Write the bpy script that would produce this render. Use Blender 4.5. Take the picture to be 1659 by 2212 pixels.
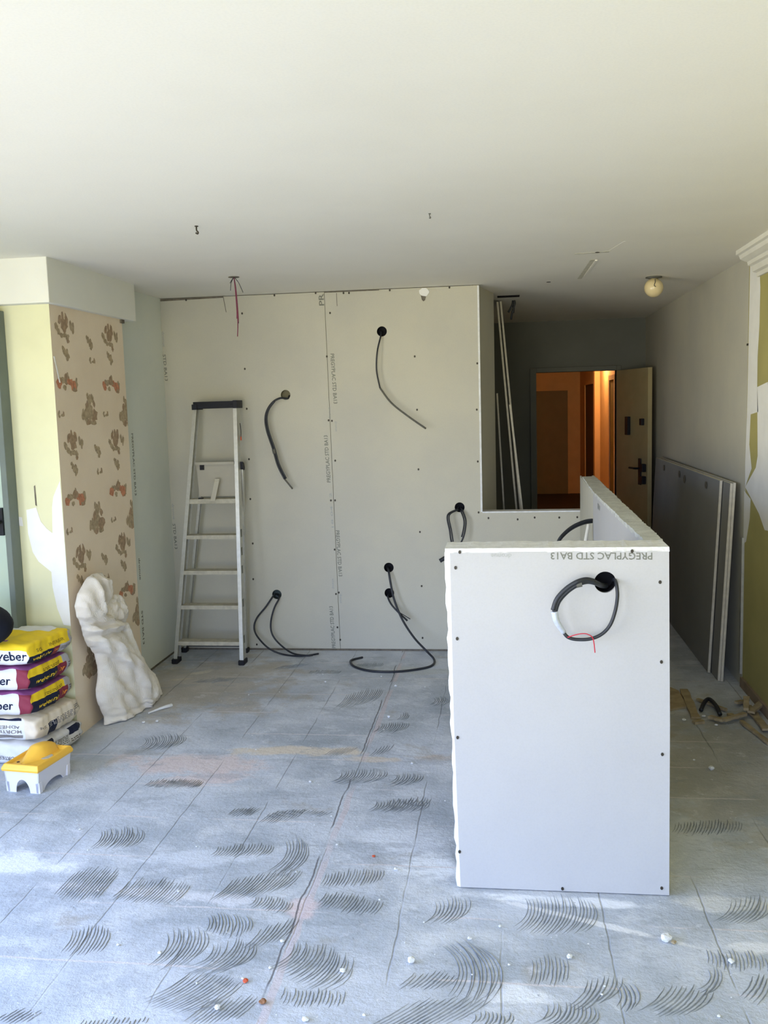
import bpy, bmesh, math, random
from mathutils import Vector, Matrix, Euler, geometry
random.seed(7)
for o in list(bpy.data.objects): bpy.data.objects.remove(o)
C = bpy.context.scene.collection
S = bpy.context.scene

# ------------------------------------------------------------------ camera
cam = bpy.data.cameras.new('camera'); cam.sensor_fit = 'HORIZONTAL'; cam.sensor_width = 36.0
cam.lens = 43.3; cam.clip_start = 0.05; cam.clip_end = 100
co = bpy.data.objects.new('camera', cam); C.objects.link(co)
co.matrix_world = Matrix(((0.99155533, 0.01284736, 0.1290464, 0), (0.12667727, 0.1170917, -0.98500883, 0),
                          (-0.02776503, 0.993038, 0.11447543, 1.68), (0, 0, 0, 1)))
S.camera = co

# ------------------------------------------------------------------ view, sky, daylight
S.view_settings.view_transform = 'Standard'; S.view_settings.look = 'None'
S.view_settings.gamma = 1; S.view_settings.use_curve_mapping = False
S.view_settings.exposure = -0.13
SKY_TOP = (0.42, 0.70, 1.50); SKY_LOW = (0.72, 0.90, 1.42); GROUND = (0.80, 0.74, 0.58)
SKY_STRENGTH = 11.0
w = bpy.data.worlds.new('daylight'); S.world = w; w.use_nodes = True
nt = w.node_tree; nt.nodes.clear()
tc = nt.nodes.new('ShaderNodeTexCoord'); sp = nt.nodes.new('ShaderNodeSeparateXYZ'); rp = nt.nodes.new('ShaderNodeValToRGB')
ad = nt.nodes.new('ShaderNodeMath'); ad.operation = 'MULTIPLY_ADD'; ad.inputs[1].default_value = 0.5; ad.inputs[2].default_value = 0.5
bg = nt.nodes.new('ShaderNodeBackground'); ou = nt.nodes.new('ShaderNodeOutputWorld')
nt.links.new(tc.outputs['Generated'], sp.inputs[0]); nt.links.new(sp.outputs['Z'], ad.inputs[0]); nt.links.new(ad.outputs[0], rp.inputs[0])
nt.links.new(rp.outputs[0], bg.inputs[0]); nt.links.new(bg.outputs[0], ou.inputs[0]); bg.inputs[1].default_value = SKY_STRENGTH
e = rp.color_ramp.elements; e[0].position = 0.0; e[0].color = (*[0.35*x for x in GROUND], 1); e[1].position = 1.0; e[1].color = (*SKY_TOP, 1)
k = e.new(0.25); k.color = (*[0.6*x for x in GROUND], 1); k = e.new(0.40); k.color = (*[1.3*x for x in GROUND], 1); k = e.new(0.485); k.color = (*[1.75*x for x in GROUND], 1); k = e.new(0.53); k.color = (*SKY_LOW, 1)

def portal(name, loc, rot, sx, sy):
    l = bpy.data.lights.new(name, 'AREA'); l.shape = 'RECTANGLE'; l.size = sx; l.size_y = sy; l.energy = 1
    l.cycles.is_portal = True
    o = bpy.data.objects.new(name, l); o.location = loc; o.rotation_euler = rot; C.objects.link(o)
portal('window_daylight', (-3.28, 0.75, 1.1), (0, math.radians(-90), 0), 2.1, 4.0)
portal('rear_fill_daylight', (-0.95, -2.18, 1.1), (math.radians(90), 0, 0), 2.7, 2.1)  # unseen opening behind the camera, added as front fill

# ------------------------------------------------------------------ helpers
def lin(r, g, b):
    f = lambda c: (c/255/12.92) if c/255 <= 0.04045 else ((c/255+0.055)/1.055)**2.4
    return (f(r), f(g), f(b))

class NB:
    """small node-tree builder"""
    def __init__(s, name):
        s.m = bpy.data.materials.new(name); s.m.use_nodes = True; s.t = s.m.node_tree
        s.b = s.t.nodes['Principled BSDF']; s.tc = s.t.nodes.new('ShaderNodeTexCoord')
        s.P = s.tc.outputs['Object']
    def n(s, t): return s.t.nodes.new(t)
    def put(s, sock, v):
        if hasattr(v, 'links') or isinstance(v, bpy.types.NodeSocket): s.t.links.new(v, sock)
        elif isinstance(v, tuple) and len(v) == 3 and sock.type == 'RGBA': sock.default_value = (*v, 1)
        else: sock.default_value = v
    def noise(s, scale, detail=3, rough=0.55, vec=None, dist=0.0):
        n = s.n('ShaderNodeTexNoise'); n.inputs['Scale'].default_value = scale; n.inputs['Detail'].default_value = detail
        n.inputs['Roughness'].default_value = rough; n.inputs['Distortion'].default_value = dist
        s.put(n.inputs['Vector'], vec if vec is not None else s.P); return n.outputs['Fac']
    def ramp(s, f, a, b):
        n = s.n('ShaderNodeMapRange'); n.interpolation_type = 'SMOOTHSTEP'; s.put(n.inputs[0], f)
        n.inputs[1].default_value = a; n.inputs[2].default_value = b; return n.outputs[0]
    def mix(s, f, a, b):
        n = s.n('ShaderNodeMix'); n.data_type = 'RGBA'; s.put(n.inputs[0], f); s.put(n.inputs[6], a); s.put(n.inputs[7], b); return n.outputs[2]
    def math(s, op, a, b=0.0):
        n = s.n('ShaderNodeMath'); n.operation = op; s.put(n.inputs[0], a); s.put(n.inputs[1], b); return n.outputs[0]
    def xyz(s, v=None):
        n = s.n('ShaderNodeSeparateXYZ'); s.put(n.inputs[0], v if v is not None else s.P); return n.outputs
    def mapping(s, loc=(0, 0, 0), rot=0.0, scale=(1, 1, 1), kind='POINT'):
        n = s.n('ShaderNodeMapping'); n.vector_type = kind; s.put(n.inputs[0], s.P)
        n.inputs[1].default_value = loc; n.inputs[2].default_value = (0, 0, rot); n.inputs[3].default_value = scale; return n.outputs[0]
    def bump(s, h, strength=0.3, dist=0.01):
        n = s.n('ShaderNodeBump'); n.inputs['Strength'].default_value = strength; n.inputs['Distance'].default_value = dist
        s.put(n.inputs['Height'], h); s.t.links.new(n.outputs[0], s.b.inputs['Normal'])

def mat(name, rgb, rough=0.8, var=0.06, scale=6.0, bump=0.0, bscale=120.0, metal=0.0, spec=0.3, emit=None, es=0.0, tint=None):
    q = NB(name); c = lin(*rgb)
    lo = tuple(x*(1-var) for x in c); hi = tuple(min(1, x*(1+var)) for x in (lin(*tint) if tint else c))
    q.put(q.b.inputs['Base Color'], q.mix(q.ramp(q.noise(scale, 4), 0.3, 0.7), lo, hi))
    q.b.inputs['Roughness'].default_value = rough; q.b.inputs['Metallic'].default_value = metal
    q.b.inputs['Specular IOR Level'].default_value = spec
    if bump: q.bump(q.noise(bscale, 3), bump, 0.004)
    if emit: q.b.inputs['Emission Color'].default_value = (*lin(*emit), 1); q.b.inputs['Emission Strength'].default_value = es
    return q.m

def obj(name, verts, faces, mats, parent=None, fm=None, smooth=False):
    me = bpy.data.meshes.new(name); me.from_pydata([tuple(v) for v in verts], [], [tuple(f) for f in faces])
    for m in (mats if isinstance(mats, (list, tuple)) else [mats]): me.materials.append(m)
    if fm:
        for p, i in zip(me.polygons, fm): p.material_index = i
    if smooth:
        for p in me.polygons: p.use_smooth = True
    me.update(); o = bpy.data.objects.new(name, me); C.objects.link(o)
    if parent: o.parent = parent
    return o
def tag(o, label, cat, group=None):
    o['label'] = label; o['category'] = cat
    if group: o['group'] = group
    return o
def struct(o): o['kind'] = 'structure'; return o
def thing(name, label, cat, loc=(0, 0, 0), rz=0.0, group=None):
    o = bpy.data.objects.new(name, None); o.empty_display_size = 0.05; C.objects.link(o); o.location = loc; o.rotation_euler = (0, 0, rz)
    return tag(o, label, cat, group)
class MB:
    """collects shapes for ONE mesh object"""
    def __init__(s): s.v = []; s.f = []; s.k = []
    def add(s, v, f, k=0):
        n = len(s.v); s.v += [Vector(p) for p in v]; s.f += [tuple(i+n for i in q) for q in f]; s.k += [k]*len(f); return s
    def box(s, x0, x1, y0, y1, z0, z1, k=0):
        return s.add([(x, y, z) for z in (z0, z1) for y in (y0, y1) for x in (x0, x1)],
                     [(0, 2, 3, 1), (4, 5, 7, 6), (0, 1, 5, 4), (2, 6, 7, 3), (0, 4, 6, 2), (1, 3, 7, 5)], k)
    def bar(s, a, b, wv, hv, k=0):
        """box from a to b with half-extent vectors wv, hv"""
        a = Vector(a); b = Vector(b); wv = Vector(wv); hv = Vector(hv)
        v = [p+sx*wv+sy*hv for p in (a, b) for sx, sy in ((-1, -1), (1, -1), (1, 1), (-1, 1))]
        return s.add(v, [(0, 3, 2, 1), (4, 5, 6, 7), (0, 1, 5, 4), (1, 2, 6, 5), (2, 3, 7, 6), (3, 0, 4, 7)], k)
    def prism(s, poly, ax, d0, d1, k=0):
        """polygon (2D) extruded along axis ax from d0 to d1"""
        P = (lambda p, d: (d, p[0], p[1])) if ax == 0 else (lambda p, d: (p[0], d, p[1])) if ax == 1 else (lambda p, d: (p[0], p[1], d))
        v, f = cdt([poly]); n = len(v)
        vs = [P(p, d0) for p in v] + [P(p, d1) for p in v]
        fs = [tuple(t) for t in f] + [tuple(reversed([i+n for i in t])) for t in f]
        m = len(poly); base = len(vs)
        vs += [P(p, d0) for p in poly] + [P(p, d1) for p in poly]
        fs += [(base+i, base+(i+1) % m, base+m+(i+1) % m, base+m+i) for i in range(m)]
        return s.add(vs, fs, k)
    def tube(s, pts, r, n=8, k=0, sub=6):
        P = spline(pts, sub) if sub > 1 else [Vector(p) for p in pts]
        v = []; f = []; prev = None
        for i, p in enumerate(P):
            t = (P[min(i+1, len(P)-1)]-P[max(i-1, 0)]).normalized()
            if prev is None: a = t.orthogonal().normalized()
            else: a = (prev-t*prev.dot(t)).normalized()
            prev = a; b = t.cross(a); rr = r(i/(len(P)-1)) if callable(r) else r
            v += [p+rr*(math.cos(2*math.pi*j/n)*a+math.sin(2*math.pi*j/n)*b) for j in range(n)]
        for i in range(len(P)-1):
            f += [(i*n+j, i*n+(j+1) % n, (i+1)*n+(j+1) % n, (i+1)*n+j) for j in range(n)]
        f += [tuple(reversed(range(n))), tuple((len(P)-1)*n+j for j in range(n))]
        return s.add(v, f, k)
    def lathe(s, prof, c, n=24, ax=2, k=0):
        """profile (r, h) revolved about axis through c"""
        v = []; f = []
        for r, h in prof:
            for j in range(n):
                a = 2*math.pi*j/n; q = (r*math.cos(a), r*math.sin(a), h)
                if ax == 1: q = (q[0], q[2], q[1])
                if ax == 0: q = (q[2], q[0], q[1])
                v.append(Vector(q)+Vector(c))
        for i in range(len(prof)-1):
            f += [(i*n+j, i*n+(j+1) % n, (i+1)*n+(j+1) % n, (i+1)*n+j) for j in range(n)]
        return s.add(v, f, k)
    def build(s, name, mats, parent=None, smooth=False, bevel=0.0):
        o = obj(name, s.v, s.f, mats, parent, s.k, smooth)
        if bevel:
            b = o.modifiers.new('edge', 'BEVEL'); b.width = bevel; b.segments = 2; b.limit_method = 'ANGLE'
        return o
def spline(pts, sub):
    P = [Vector(p) for p in pts]; out = []
    for i in range(len(P)-1):
        p0 = P[max(i-1, 0)]; p1 = P[i]; p2 = P[i+1]; p3 = P[min(i+2, len(P)-1)]
        for j in range(sub):
            t = j/sub
            out.append(0.5*((2*p1)+(p2-p0)*t+(2*p0-5*p1+4*p2-p3)*t*t+(3*p1-p0-3*p2+p3)*t**3))
    return out+[P[-1]]
def inside(p, poly):
    r = False; n = len(poly)
    for i in range(n):
        a = poly[i]; b = poly[(i+1) % n]
        if (a[1] > p[1]) != (b[1] > p[1]) and p[0] < (b[0]-a[0])*(p[1]-a[1])/(b[1]-a[1])+a[0]: r = not r
    return r
def cdt(loops):
    """triangulate outer loop minus hole loops -> verts2d, tris"""
    V = []; E = []
    for L in loops:
        n = len(V); V += [Vector((p[0], p[1])) for p in L]; E += [(n+i, n+(i+1) % len(L)) for i in range(len(L))]
    v, _, f, *_ = geometry.delaunay_2d_cdt(V, E, [], 0, 1e-6)
    out = []
    for t in f:
        c = (sum(v[i][0] for i in t)/len(t), sum(v[i][1] for i in t)/len(t))
        if inside(c, loops[0]) and not any(inside(c, h) for h in loops[1:]): out.append(t)
    return [(p[0], p[1]) for p in v], out
def circle(cx, cz, r, n=24): return [(cx+r*math.cos(2*math.pi*i/n), cz+r*math.sin(2*math.pi*i/n)) for i in range(n)]
def rect(x0, x1, z0, z1): return [(x0, z0), (x1, z0), (x1, z1), (x0, z1)]
def holed(mb, outer, holes, ax, d0, d1, k=0):
    """slab with through holes, normal along axis ax"""
    P = (lambda p, d: (d, p[0], p[1])) if ax == 0 else (lambda p, d: (p[0], d, p[1])) if ax == 1 else (lambda p, d: (p[0], p[1], d))
    v, f = cdt([outer]+holes); n = len(v)
    mb.add([P(p, d0) for p in v]+[P(p, d1) for p in v], [tuple(t) for t in f]+[tuple(reversed([i+n for i in t])) for t in f], k)
    for L in [outer]+holes:
        m = len(L)
        mb.add([P(p, d0) for p in L]+[P(p, d1) for p in L], [(i, (i+1) % m, m+(i+1) % m, m+i) for i in range(m)], k)
_txt = {}
def text_mesh(body):
    if body not in _txt:
        cu = bpy.data.curves.new('lettering', 'FONT'); cu.body = body; cu.resolution_u = 2; cu.offset = 0.014
        o = bpy.data.objects.new('lettering', cu); C.objects.link(o)
        dg = bpy.context.evaluated_depsgraph_get(); me = o.evaluated_get(dg).to_mesh()
        v = [x.co.copy() for x in me.vertices]; f = [tuple(p.vertices) for p in me.polygons]
        o.evaluated_get(dg).to_mesh_clear(); bpy.data.objects.remove(o); bpy.data.curves.remove(cu)
        x0 = min(p.x for p in v); x1 = max(p.x for p in v); y0 = min(p.y for p in v); y1 = max(p.y for p in v)
        _txt[body] = ([((p.x-x0)/(x1-x0), (p.y-y0)/(y1-y0)) for p in v], f)
    return _txt[body]
def lettering(body, m, parent, o0, uvec, vvec, name='printed_text'):
    """flat print: origin o0, text runs along uvec (full length), letters rise along vvec (full height)"""
    v, f = text_mesh(body); o0 = Vector(o0); uvec = Vector(uvec); vvec = Vector(vvec)
    return obj(name, [o0+uvec*a+vvec*b for a, b in v], f, m, parent)

CORR = 60.0
# ------------------------------------------------------------------ measured positions (metres)
COMBS = [(-1.514,2.916,-1.509,3.114,-1.594,2.989,-1.417,2.987,0),(-1.267,2.874,-1.246,3.016,-1.37,2.958,-1.126,2.946,0.1),(-0.933,2.915,-0.885,3.076,-1.005,2.986,-0.756,3.069,0.12),(-0.831,3.097,-0.818,3.387,-0.864,3.233,-0.767,3.24,0.3),(-1.462,3.264,-1.488,3.421,-1.625,3.33,-1.442,3.343,0.25),(-0.966,3.244,-0.955,3.338,-1.123,3.251,-0.895,3.286,0.2),(-1.368,2.643,-1.39,2.777,-1.413,2.639,-1.277,2.65,0.15),(-0.987,2.55,-0.991,2.739,-1.093,2.614,-0.958,2.65,0.3),(-0.905,2.522,-0.843,2.685,-0.952,2.577,-0.801,2.589,0.4),(-0.85,2.711,-0.881,2.817,-0.992,2.766,-0.835,2.765,0.2),(-0.771,2.641,-0.736,2.773,-0.821,2.687,-0.695,2.763,0.1),(-0.837,2.863,-0.825,2.938,-0.877,2.919,-0.731,2.886,0.2),(-0.978,2.331,-0.873,2.49,-1.003,2.434,-0.819,2.386,0.15),(-0.834,2.304,-0.785,2.41,-0.879,2.34,-0.728,2.353,0.05),(-0.658,3.044,-0.652,3.144,-0.664,3.076,-0.446,3.126,0.1),(-0.634,2.923,-0.611,3.016,-0.644,2.952,-0.431,2.895,0.1),(-0.646,2.578,-0.597,2.732,-0.692,2.623,-0.479,2.524,0.3),(-0.626,2.403,-0.627,2.467,-0.658,2.421,-0.468,2.417,0.1),(-1.391,2.245,-1.364,2.298,-1.428,2.262,-1.324,2.261,0),(-0.954,3.52,-0.922,3.631,-1.003,3.56,-0.854,3.591,0.1),(-1.106,3.575,-1.086,3.643,-1.162,3.593,-1.054,3.6,0.05),(-1.524,3.831,-1.509,3.91,-1.629,3.876,-1.373,3.866,0.1),(-1.163,2.253,-1.162,2.28,-1.188,2.263,-0.997,2.275,0.1),(0.072,2.826,0.118,3.027,0.037,2.905,0.277,2.91,0.25),(-0.242,2.855,-0.213,3.002,-0.261,2.896,-0.139,2.919,0.3),(0.693,2.916,0.787,3.065,0.702,2.986,0.839,2.983,0.2),(-0.103,2.491,-0.147,2.756,-0.181,2.584,-0.044,2.595,0.35),(-0.277,2.498,-0.235,2.568,-0.313,2.517,-0.158,2.53,0.1),(-0.263,2.346,-0.142,2.477,-0.336,2.369,-0.094,2.4,0.05),(0.095,2.368,0.138,2.46,0.084,2.406,0.234,2.399,0.35),(0.064,2.549,0.074,2.675,0.059,2.604,0.174,2.614,0.1),(0.208,2.456,0.279,2.589,0.185,2.495,0.305,2.527,0.2),(0.297,2.464,0.305,2.58,0.297,2.515,0.359,2.5,0.3),(0.407,2.444,0.504,2.565,0.398,2.503,0.539,2.485,0.15),(0.588,2.66,0.599,2.743,0.585,2.706,0.762,2.698,0.1),(0.664,2.516,0.731,2.628,0.667,2.579,0.722,2.552,0.1),(0.549,2.537,0.606,2.65,0.554,2.591,0.6,2.595,0.3),(0.635,3.528,0.671,3.631,0.638,3.568,0.913,3.607,0.1),(-0.497,3.682,-0.451,3.801,-0.519,3.703,-0.336,3.738,0.2),(-0.092,2.352,-0.081,2.401,-0.105,2.37,0.008,2.37,0.3),(-1.699,4.295,-1.733,4.483,-1.85,4.349,-1.651,4.422,0.3),(-1.484,3.83,-1.459,3.907,-1.611,3.86,-1.374,3.874,0.1),(-1.23,5.61,-1.216,5.685,-1.252,5.644,-1.048,5.641,0.1),(-0.85,5.03,-0.815,5.323,-0.947,5.066,-0.731,5.198,0.1),(-0.595,4.607,-0.575,4.745,-0.681,4.636,-0.519,4.661,0.2),(-0.821,4.284,-0.78,4.375,-0.875,4.281,-0.748,4.317,0),(-0.674,3.917,-0.625,4.073,-0.778,3.986,-0.564,3.999,0.35),(-0.484,3.929,-0.447,4.058,-0.52,3.977,-0.389,3.985,0.3),(-0.5,3.654,-0.475,3.765,-0.571,3.692,-0.336,3.708,0.3),(-1.109,3.57,-1.073,3.648,-1.153,3.589,-1.042,3.607,0),(-0.945,3.56,-0.887,3.639,-0.987,3.579,-0.852,3.609,0.1),(-0.838,3.589,-0.809,3.633,-0.847,3.609,-0.737,3.606,0.1),(-0.895,5.772,-0.878,5.861,-0.973,5.805,-0.797,5.811,0.1),(-0.391,5.011,-0.377,5.171,-0.422,5.088,-0.333,5.092,0.3),(-1.865,5.397,-1.809,5.493,-1.919,5.428,-1.709,5.449,0.1),(-1.418,5.73,-1.352,5.836,-1.479,5.738,-1.311,5.785,0),(-0.565,4.763,-0.553,4.872,-0.583,4.815,-0.529,4.818,0.2),(-0.62,4.266,-0.591,4.386,-0.656,4.293,-0.565,4.357,0.1)]
CAB_ARC = [(-0.795,6.2,2.17),(-0.796,6.15,2.131),(-0.817,6.12,2.033),(-0.825,6.12,1.912),(-0.805,6.12,1.796),(-0.732,6.11,1.697),(-0.626,6.1,1.609),(-0.504,6.09,1.521)]
CAB_S = [(-1.439,6.2,1.763),(-1.443,6.16,1.745),(-1.482,6.12,1.749),(-1.531,6.11,1.725),(-1.572,6.11,1.674),(-1.59,6.11,1.612),(-1.581,6.11,1.528),(-1.545,6.11,1.408),(-1.517,6.11,1.298),(-1.473,6.11,1.203),(-1.421,6.11,1.136)]
CAB_L1 = [(-1.587,6.2,0.392),(-1.598,6.15,0.387),(-1.643,6.12,0.321),(-1.709,6.11,0.242),(-1.729,6.1,0.178),(-1.703,6.08,0.118),(-1.615,6.03,0.05),(-1.519,6.031,0.008),(-1.38,5.988,0.008),(-1.271,6.05,0.008)]
CAB_L2 = [(-1.577,6.2,0.389),(-1.556,6.15,0.373),(-1.588,6.12,0.305),(-1.612,6.11,0.209),(-1.603,6.1,0.13),(-1.543,6.07,0.066),(-1.442,6.006,0.022),(-1.333,5.95,0.022),(-1.292,5.963,0.022)]
CAB_F = [(-0.796,6.2,0.576),(-0.783,6.14,0.554),(-0.763,6.11,0.445),(-0.742,6.1,0.358),(-0.687,6.06,0.239),(-0.605,5.99,0.137),(-0.523,5.92,0.071),(-0.47,5.922,0.008),(-0.477,5.781,0.008),(-0.565,5.695,0.008),(-0.707,5.639,0.008),(-0.857,5.654,0.008),(-0.972,5.745,0.008),(-1.019,5.862,0.008),(-1.003,5.918,0.008),(-0.954,5.965,0.008)]
CAB_T = [(-0.794,6.2,0.395),(-0.795,6.15,0.379),(-0.77,6.12,0.337),(-0.728,6.1,0.294),(-0.659,6.09,0.229)]
CAB_U1 = [(-0.306,6.2,0.984),(-0.317,6.15,0.975),(-0.365,6.12,0.954),(-0.377,6.11,0.921),(-0.363,6.11,0.843),(-0.352,6.1,0.766),(-0.322,6.09,0.69),(-0.3,6.1,0.735),(-0.271,6.1,0.797),(-0.257,6.11,0.857),(-0.255,6.12,0.912),(-0.277,6.15,0.968),(-0.291,6.2,0.981)]
CAB_U2 = [(-0.325,6.08,0.698),(-0.368,6.08,0.676),(-0.43,6.07,0.641)]
RING_A = [(0.333,3.12,1.064),(0.316,3.06,1.071),(0.292,3.02,1.088),(0.266,3.01,1.095),(0.236,3.0,1.089),(0.201,3.0,1.066),(0.172,3.0,1.033),(0.159,3.0,0.996)]
RING_TAPE = [(0.158,3.0,0.997),(0.166,3.0,0.963),(0.189,3.01,0.925)]
RING_B = [(0.186,3.01,0.929),(0.201,3.01,0.91),(0.229,3.01,0.902),(0.273,3.01,0.904),(0.31,3.01,0.92),(0.337,3.01,0.951),(0.353,3.01,0.997),(0.361,3.02,1.041),(0.36,3.03,1.077),(0.357,3.06,1.091),(0.355,3.12,1.083)]
RING_RED = [(0.2,3.0,0.911),(0.228,2.995,0.922),(0.257,2.995,0.925),(0.278,2.995,0.914),(0.284,2.995,0.893),(0.287,2.995,0.862)]
RUN_CAB = [(0.465,5.0,1.032),(0.422,4.98,1.028),(0.367,4.95,1.01),(0.322,4.93,0.981),(0.283,4.9,0.941),(0.256,4.9,0.867)]
RUN_WHITE = [(0.443,4.97,1.021),(0.434,4.95,0.982),(0.423,4.93,0.93),(0.418,4.93,0.873)]
CEIL_W = [(-1.535,5.317,2.447),(-1.528,5.317,2.36),(-1.523,5.317,2.228),(-1.524,5.317,2.161),(-1.529,5.317,2.103)]
CEIL_W2 = [(-1.535,5.317,2.447),(-1.545,5.3,2.421),(-1.554,5.3,2.406)]
CEIL_W3 = [(-1.535,5.317,2.447),(-1.507,5.31,2.41),(-1.482,5.31,2.352)]
CEIL_W4 = [(-1.535,5.317,2.447),(-1.557,5.33,2.41),(-1.562,5.33,2.368)]
HALL_W = [[(0.093,7.2,2.463),(0.1,7.2,2.422),(0.082,7.2,2.364),(0.07,7.2,2.302)],[(0.086,7.2,2.464),(0.079,7.2,2.405),(0.05,7.2,2.355)],[(0.1,7.2,2.463),(0.092,7.2,2.398),(0.088,7.2,2.35)]]
YEL_WHITE = [(-2.271,1.265),(-2.229,1.348),(-2.224,0.596),(-2.262,0.602),(-2.291,0.689),(-2.308,0.799),(-2.309,0.879),(-2.375,0.934),(-2.403,0.983),(-2.421,1.08),(-2.421,1.201),(-2.367,1.213),(-2.347,1.14),(-2.318,1.104),(-2.288,1.079),(-2.281,1.212)]
YEL_WHITE2 = [(-2.494,1.172),(-2.447,1.163),(-2.444,1.117),(-2.495,1.124)]
YEL_CRACK = [(-2.371,1.321),(-2.364,1.327),(-2.362,1.219),(-2.37,1.225)]
RW_A = [(5.42,2.423),(5.242,2.406),(5.205,2.247),(5.209,2.055),(5.234,1.886),(5.232,1.726),(5.205,1.59),(5.354,1.575),(5.432,1.561)]
RW_B = [(5.232,1.723),(5.031,1.746),(4.845,0.987),(5.037,0.973),(5.149,1.045),(5.323,1.115),(5.446,1.163),(5.23,1.289),(5.198,1.354)]
RW_C = [(5.432,1.561),(5.354,1.575),(5.372,1.408),(5.315,1.278),(5.446,1.163),(5.455,1.3)]
RW_D = [(5.465,1.14),(5.323,1.107),(5.335,0.997),(5.405,0.856),(5.465,0.833)]
MOTIFS = {'crown':[(4.565,2.126),(5.118,2.115),(4.582,1.524),(5.12,1.521),(4.591,0.923),(5.128,0.91)],'flower':[(4.857,2.06),(4.571,1.988),(5.112,1.989),(4.876,1.472),(4.584,1.395),(5.119,1.384),(4.878,0.867),(5.13,0.785),(4.568,0.803)],'wings':[(4.872,1.966),(4.471,1.679),(5.003,1.674),(4.878,1.359),(5.021,1.071),(4.476,1.08),(4.881,0.761)],'poppy':[(4.56,1.839),(5.102,1.839),(4.567,1.239),(5.11,1.236),(5.155,0.633)],'bush':[(4.805,1.702),(5.291,1.684),(4.811,1.106),(5.303,1.067),(5.308,0.472),(4.614,0.35)]}
SCREWS_BACK = [(-2.331,1.278),(-2.315,1.074),(-2.121,2.428),(-1.735,2.323),(-1.733,1.953),(-1.732,1.684),(-1.732,1.34),(-1.735,1.065),(-1.732,0.755),(-1.74,0.504),(-1.735,0.038),(-1.507,2.433),(-1.226,2.436),(-1.133,2.302),(-1.165,2.017),(-1.038,2.428),(-1.001,2.427),(-0.729,2.433),(-0.336,2.434),(-0.574,1.997),(-0.567,1.646),(-0.567,1.248),(-0.567,0.824),(-0.564,0.452),(-0.566,0.091),(-0.163,1.938),(-0.171,1.636),(-0.17,1.293),(-0.17,0.952),(-1.168,1.591),(-1.145,1.587),(-1.132,1.318),(-1.171,1.047),(-1.142,1.047),(-1.157,0.708),(-1.158,0.398),(-1.138,0.408),(-1.156,0.163),(-1.139,0.075)]
SCREWS_SILL = [(-0.105,0.913),(0.088,0.902),(0.2,0.913),(0.361,0.911),(0.478,0.912)]
SCREWS_FRONT = [(-0.149,1.187),(-0.164,1.134),(-0.163,0.891),(-0.168,0.545),(-0.169,0.134),(0.182,0.013),(0.513,0.029),(0.512,0.5),(0.507,0.816),(0.501,1.083),(0.412,1.186)]
LT = [(-2.037,5.99,1.697),(-1.763,5.99,1.695),(-2.2,5.8,0.0),(-1.735,5.781,0.0)]
CRUMBS = [(-1.103,5.425),(0.598,3.565),(-0.406,3.162),(0.916,4.172),(-0.715,2.684),(-0.302,2.608),(-0.786,2.485),(-0.821,2.346),(-1.443,2.937),(-1.727,3.392),(-1.199,3.283),(-1.908,3.291),(-0.768,3.119),(-0.44,2.954),(-0.125,2.745),(0.179,2.672),(-0.003,2.621),(0.655,2.688),(0.693,4.019),(-0.44,5.214),(-0.66,5.357),(-1.961,4.651),(-1.89,4.67),(-0.182,3.725),(-0.562,2.319),(-0.403,2.353),(-1.109,2.3),(-0.918,2.453),(-1.084,2.591),(-0.884,3.922),(-1.308,4.487),(-1.505,3.187),(-0.446,4.164),(-0.634,4.804),(0.257,2.501),(-0.497,2.545)]
DEBRIS = [(1.011,5.333,0.981,4.844),(1.051,5.159,1.163,4.97),(1.048,4.84,1.106,4.78),(1.106,4.78,1.234,4.87),(1.239,4.871,1.276,5.012),(1.198,4.798,1.253,4.488),(1.291,5.044,1.286,4.661),(1.367,5.032,1.264,4.872),(0.956,4.779,1.011,4.796),(1.303,5.138,1.234,5.056),(1.166,4.918,1.184,4.847)]
PIPE = [(1.028,4.949),(1.066,5.041),(1.097,5.074),(1.113,4.99),(1.112,4.886)]
SLAB = [(0.927,5.4),(0.978,5.306),(0.971,5.029),(0.853,4.963)]
SACK_ROWS = [(-2.165,4.597,0.839,-2.165,4.697,0.821,800.0,150.0,870.0,150.0),(-2.166,4.5,0.823,-2.163,4.736,0.762,730.0,205.0,905.0,230.0),(-2.17,4.406,0.765,-2.161,4.743,0.715,660.0,330.0,917.0,300.0),(-2.174,4.373,0.705,-2.161,4.688,0.661,635.0,440.0,885.0,400.0),(-2.176,4.395,0.651,-2.159,4.704,0.599,655.0,520.0,905.0,490.0),(-2.176,4.434,0.593,-2.144,4.9,0.507,690.0,600.0,1060.0,560.0),(-2.178,4.445,0.559,-2.136,4.953,0.439,700.0,650.0,1110.0,640.0),(-2.177,4.475,0.495,-2.127,4.989,0.361,730.0,740.0,1150.0,740.0),(-2.171,4.549,0.419,-2.118,5.023,0.275,800.0,830.0,1190.0,850.0),(-2.168,4.575,0.341,-2.105,5.084,0.188,830.0,940.0,1250.0,950.0),(-2.169,4.57,0.278,-2.089,5.147,0.126,832.0,1040.0,1310.0,1010.0),(-2.173,4.546,0.215,-2.076,5.185,0.043,815.0,1150.0,1355.0,1110.0),(-2.174,4.547,0.169,-2.067,5.19,-0.01,820.0,1220.0,1374.0,1180.0),(-2.17,4.573,0.109,-2.078,5.112,-0.032,850.0,1300.0,1320.0,1245.0),(-2.164,4.604,0.046,-2.098,4.996,-0.04,885.0,1380.0,1230.0,1310.0),(-2.164,4.603,0.01,-2.128,4.815,-0.03,888.0,1435.0,1080.0,1385.0),(-2.165,4.598,-0.006,-2.153,4.669,-0.016,885.0,1462.0,950.0,1440.0)]
FLAP_C = (4.765,0.6)

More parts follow.
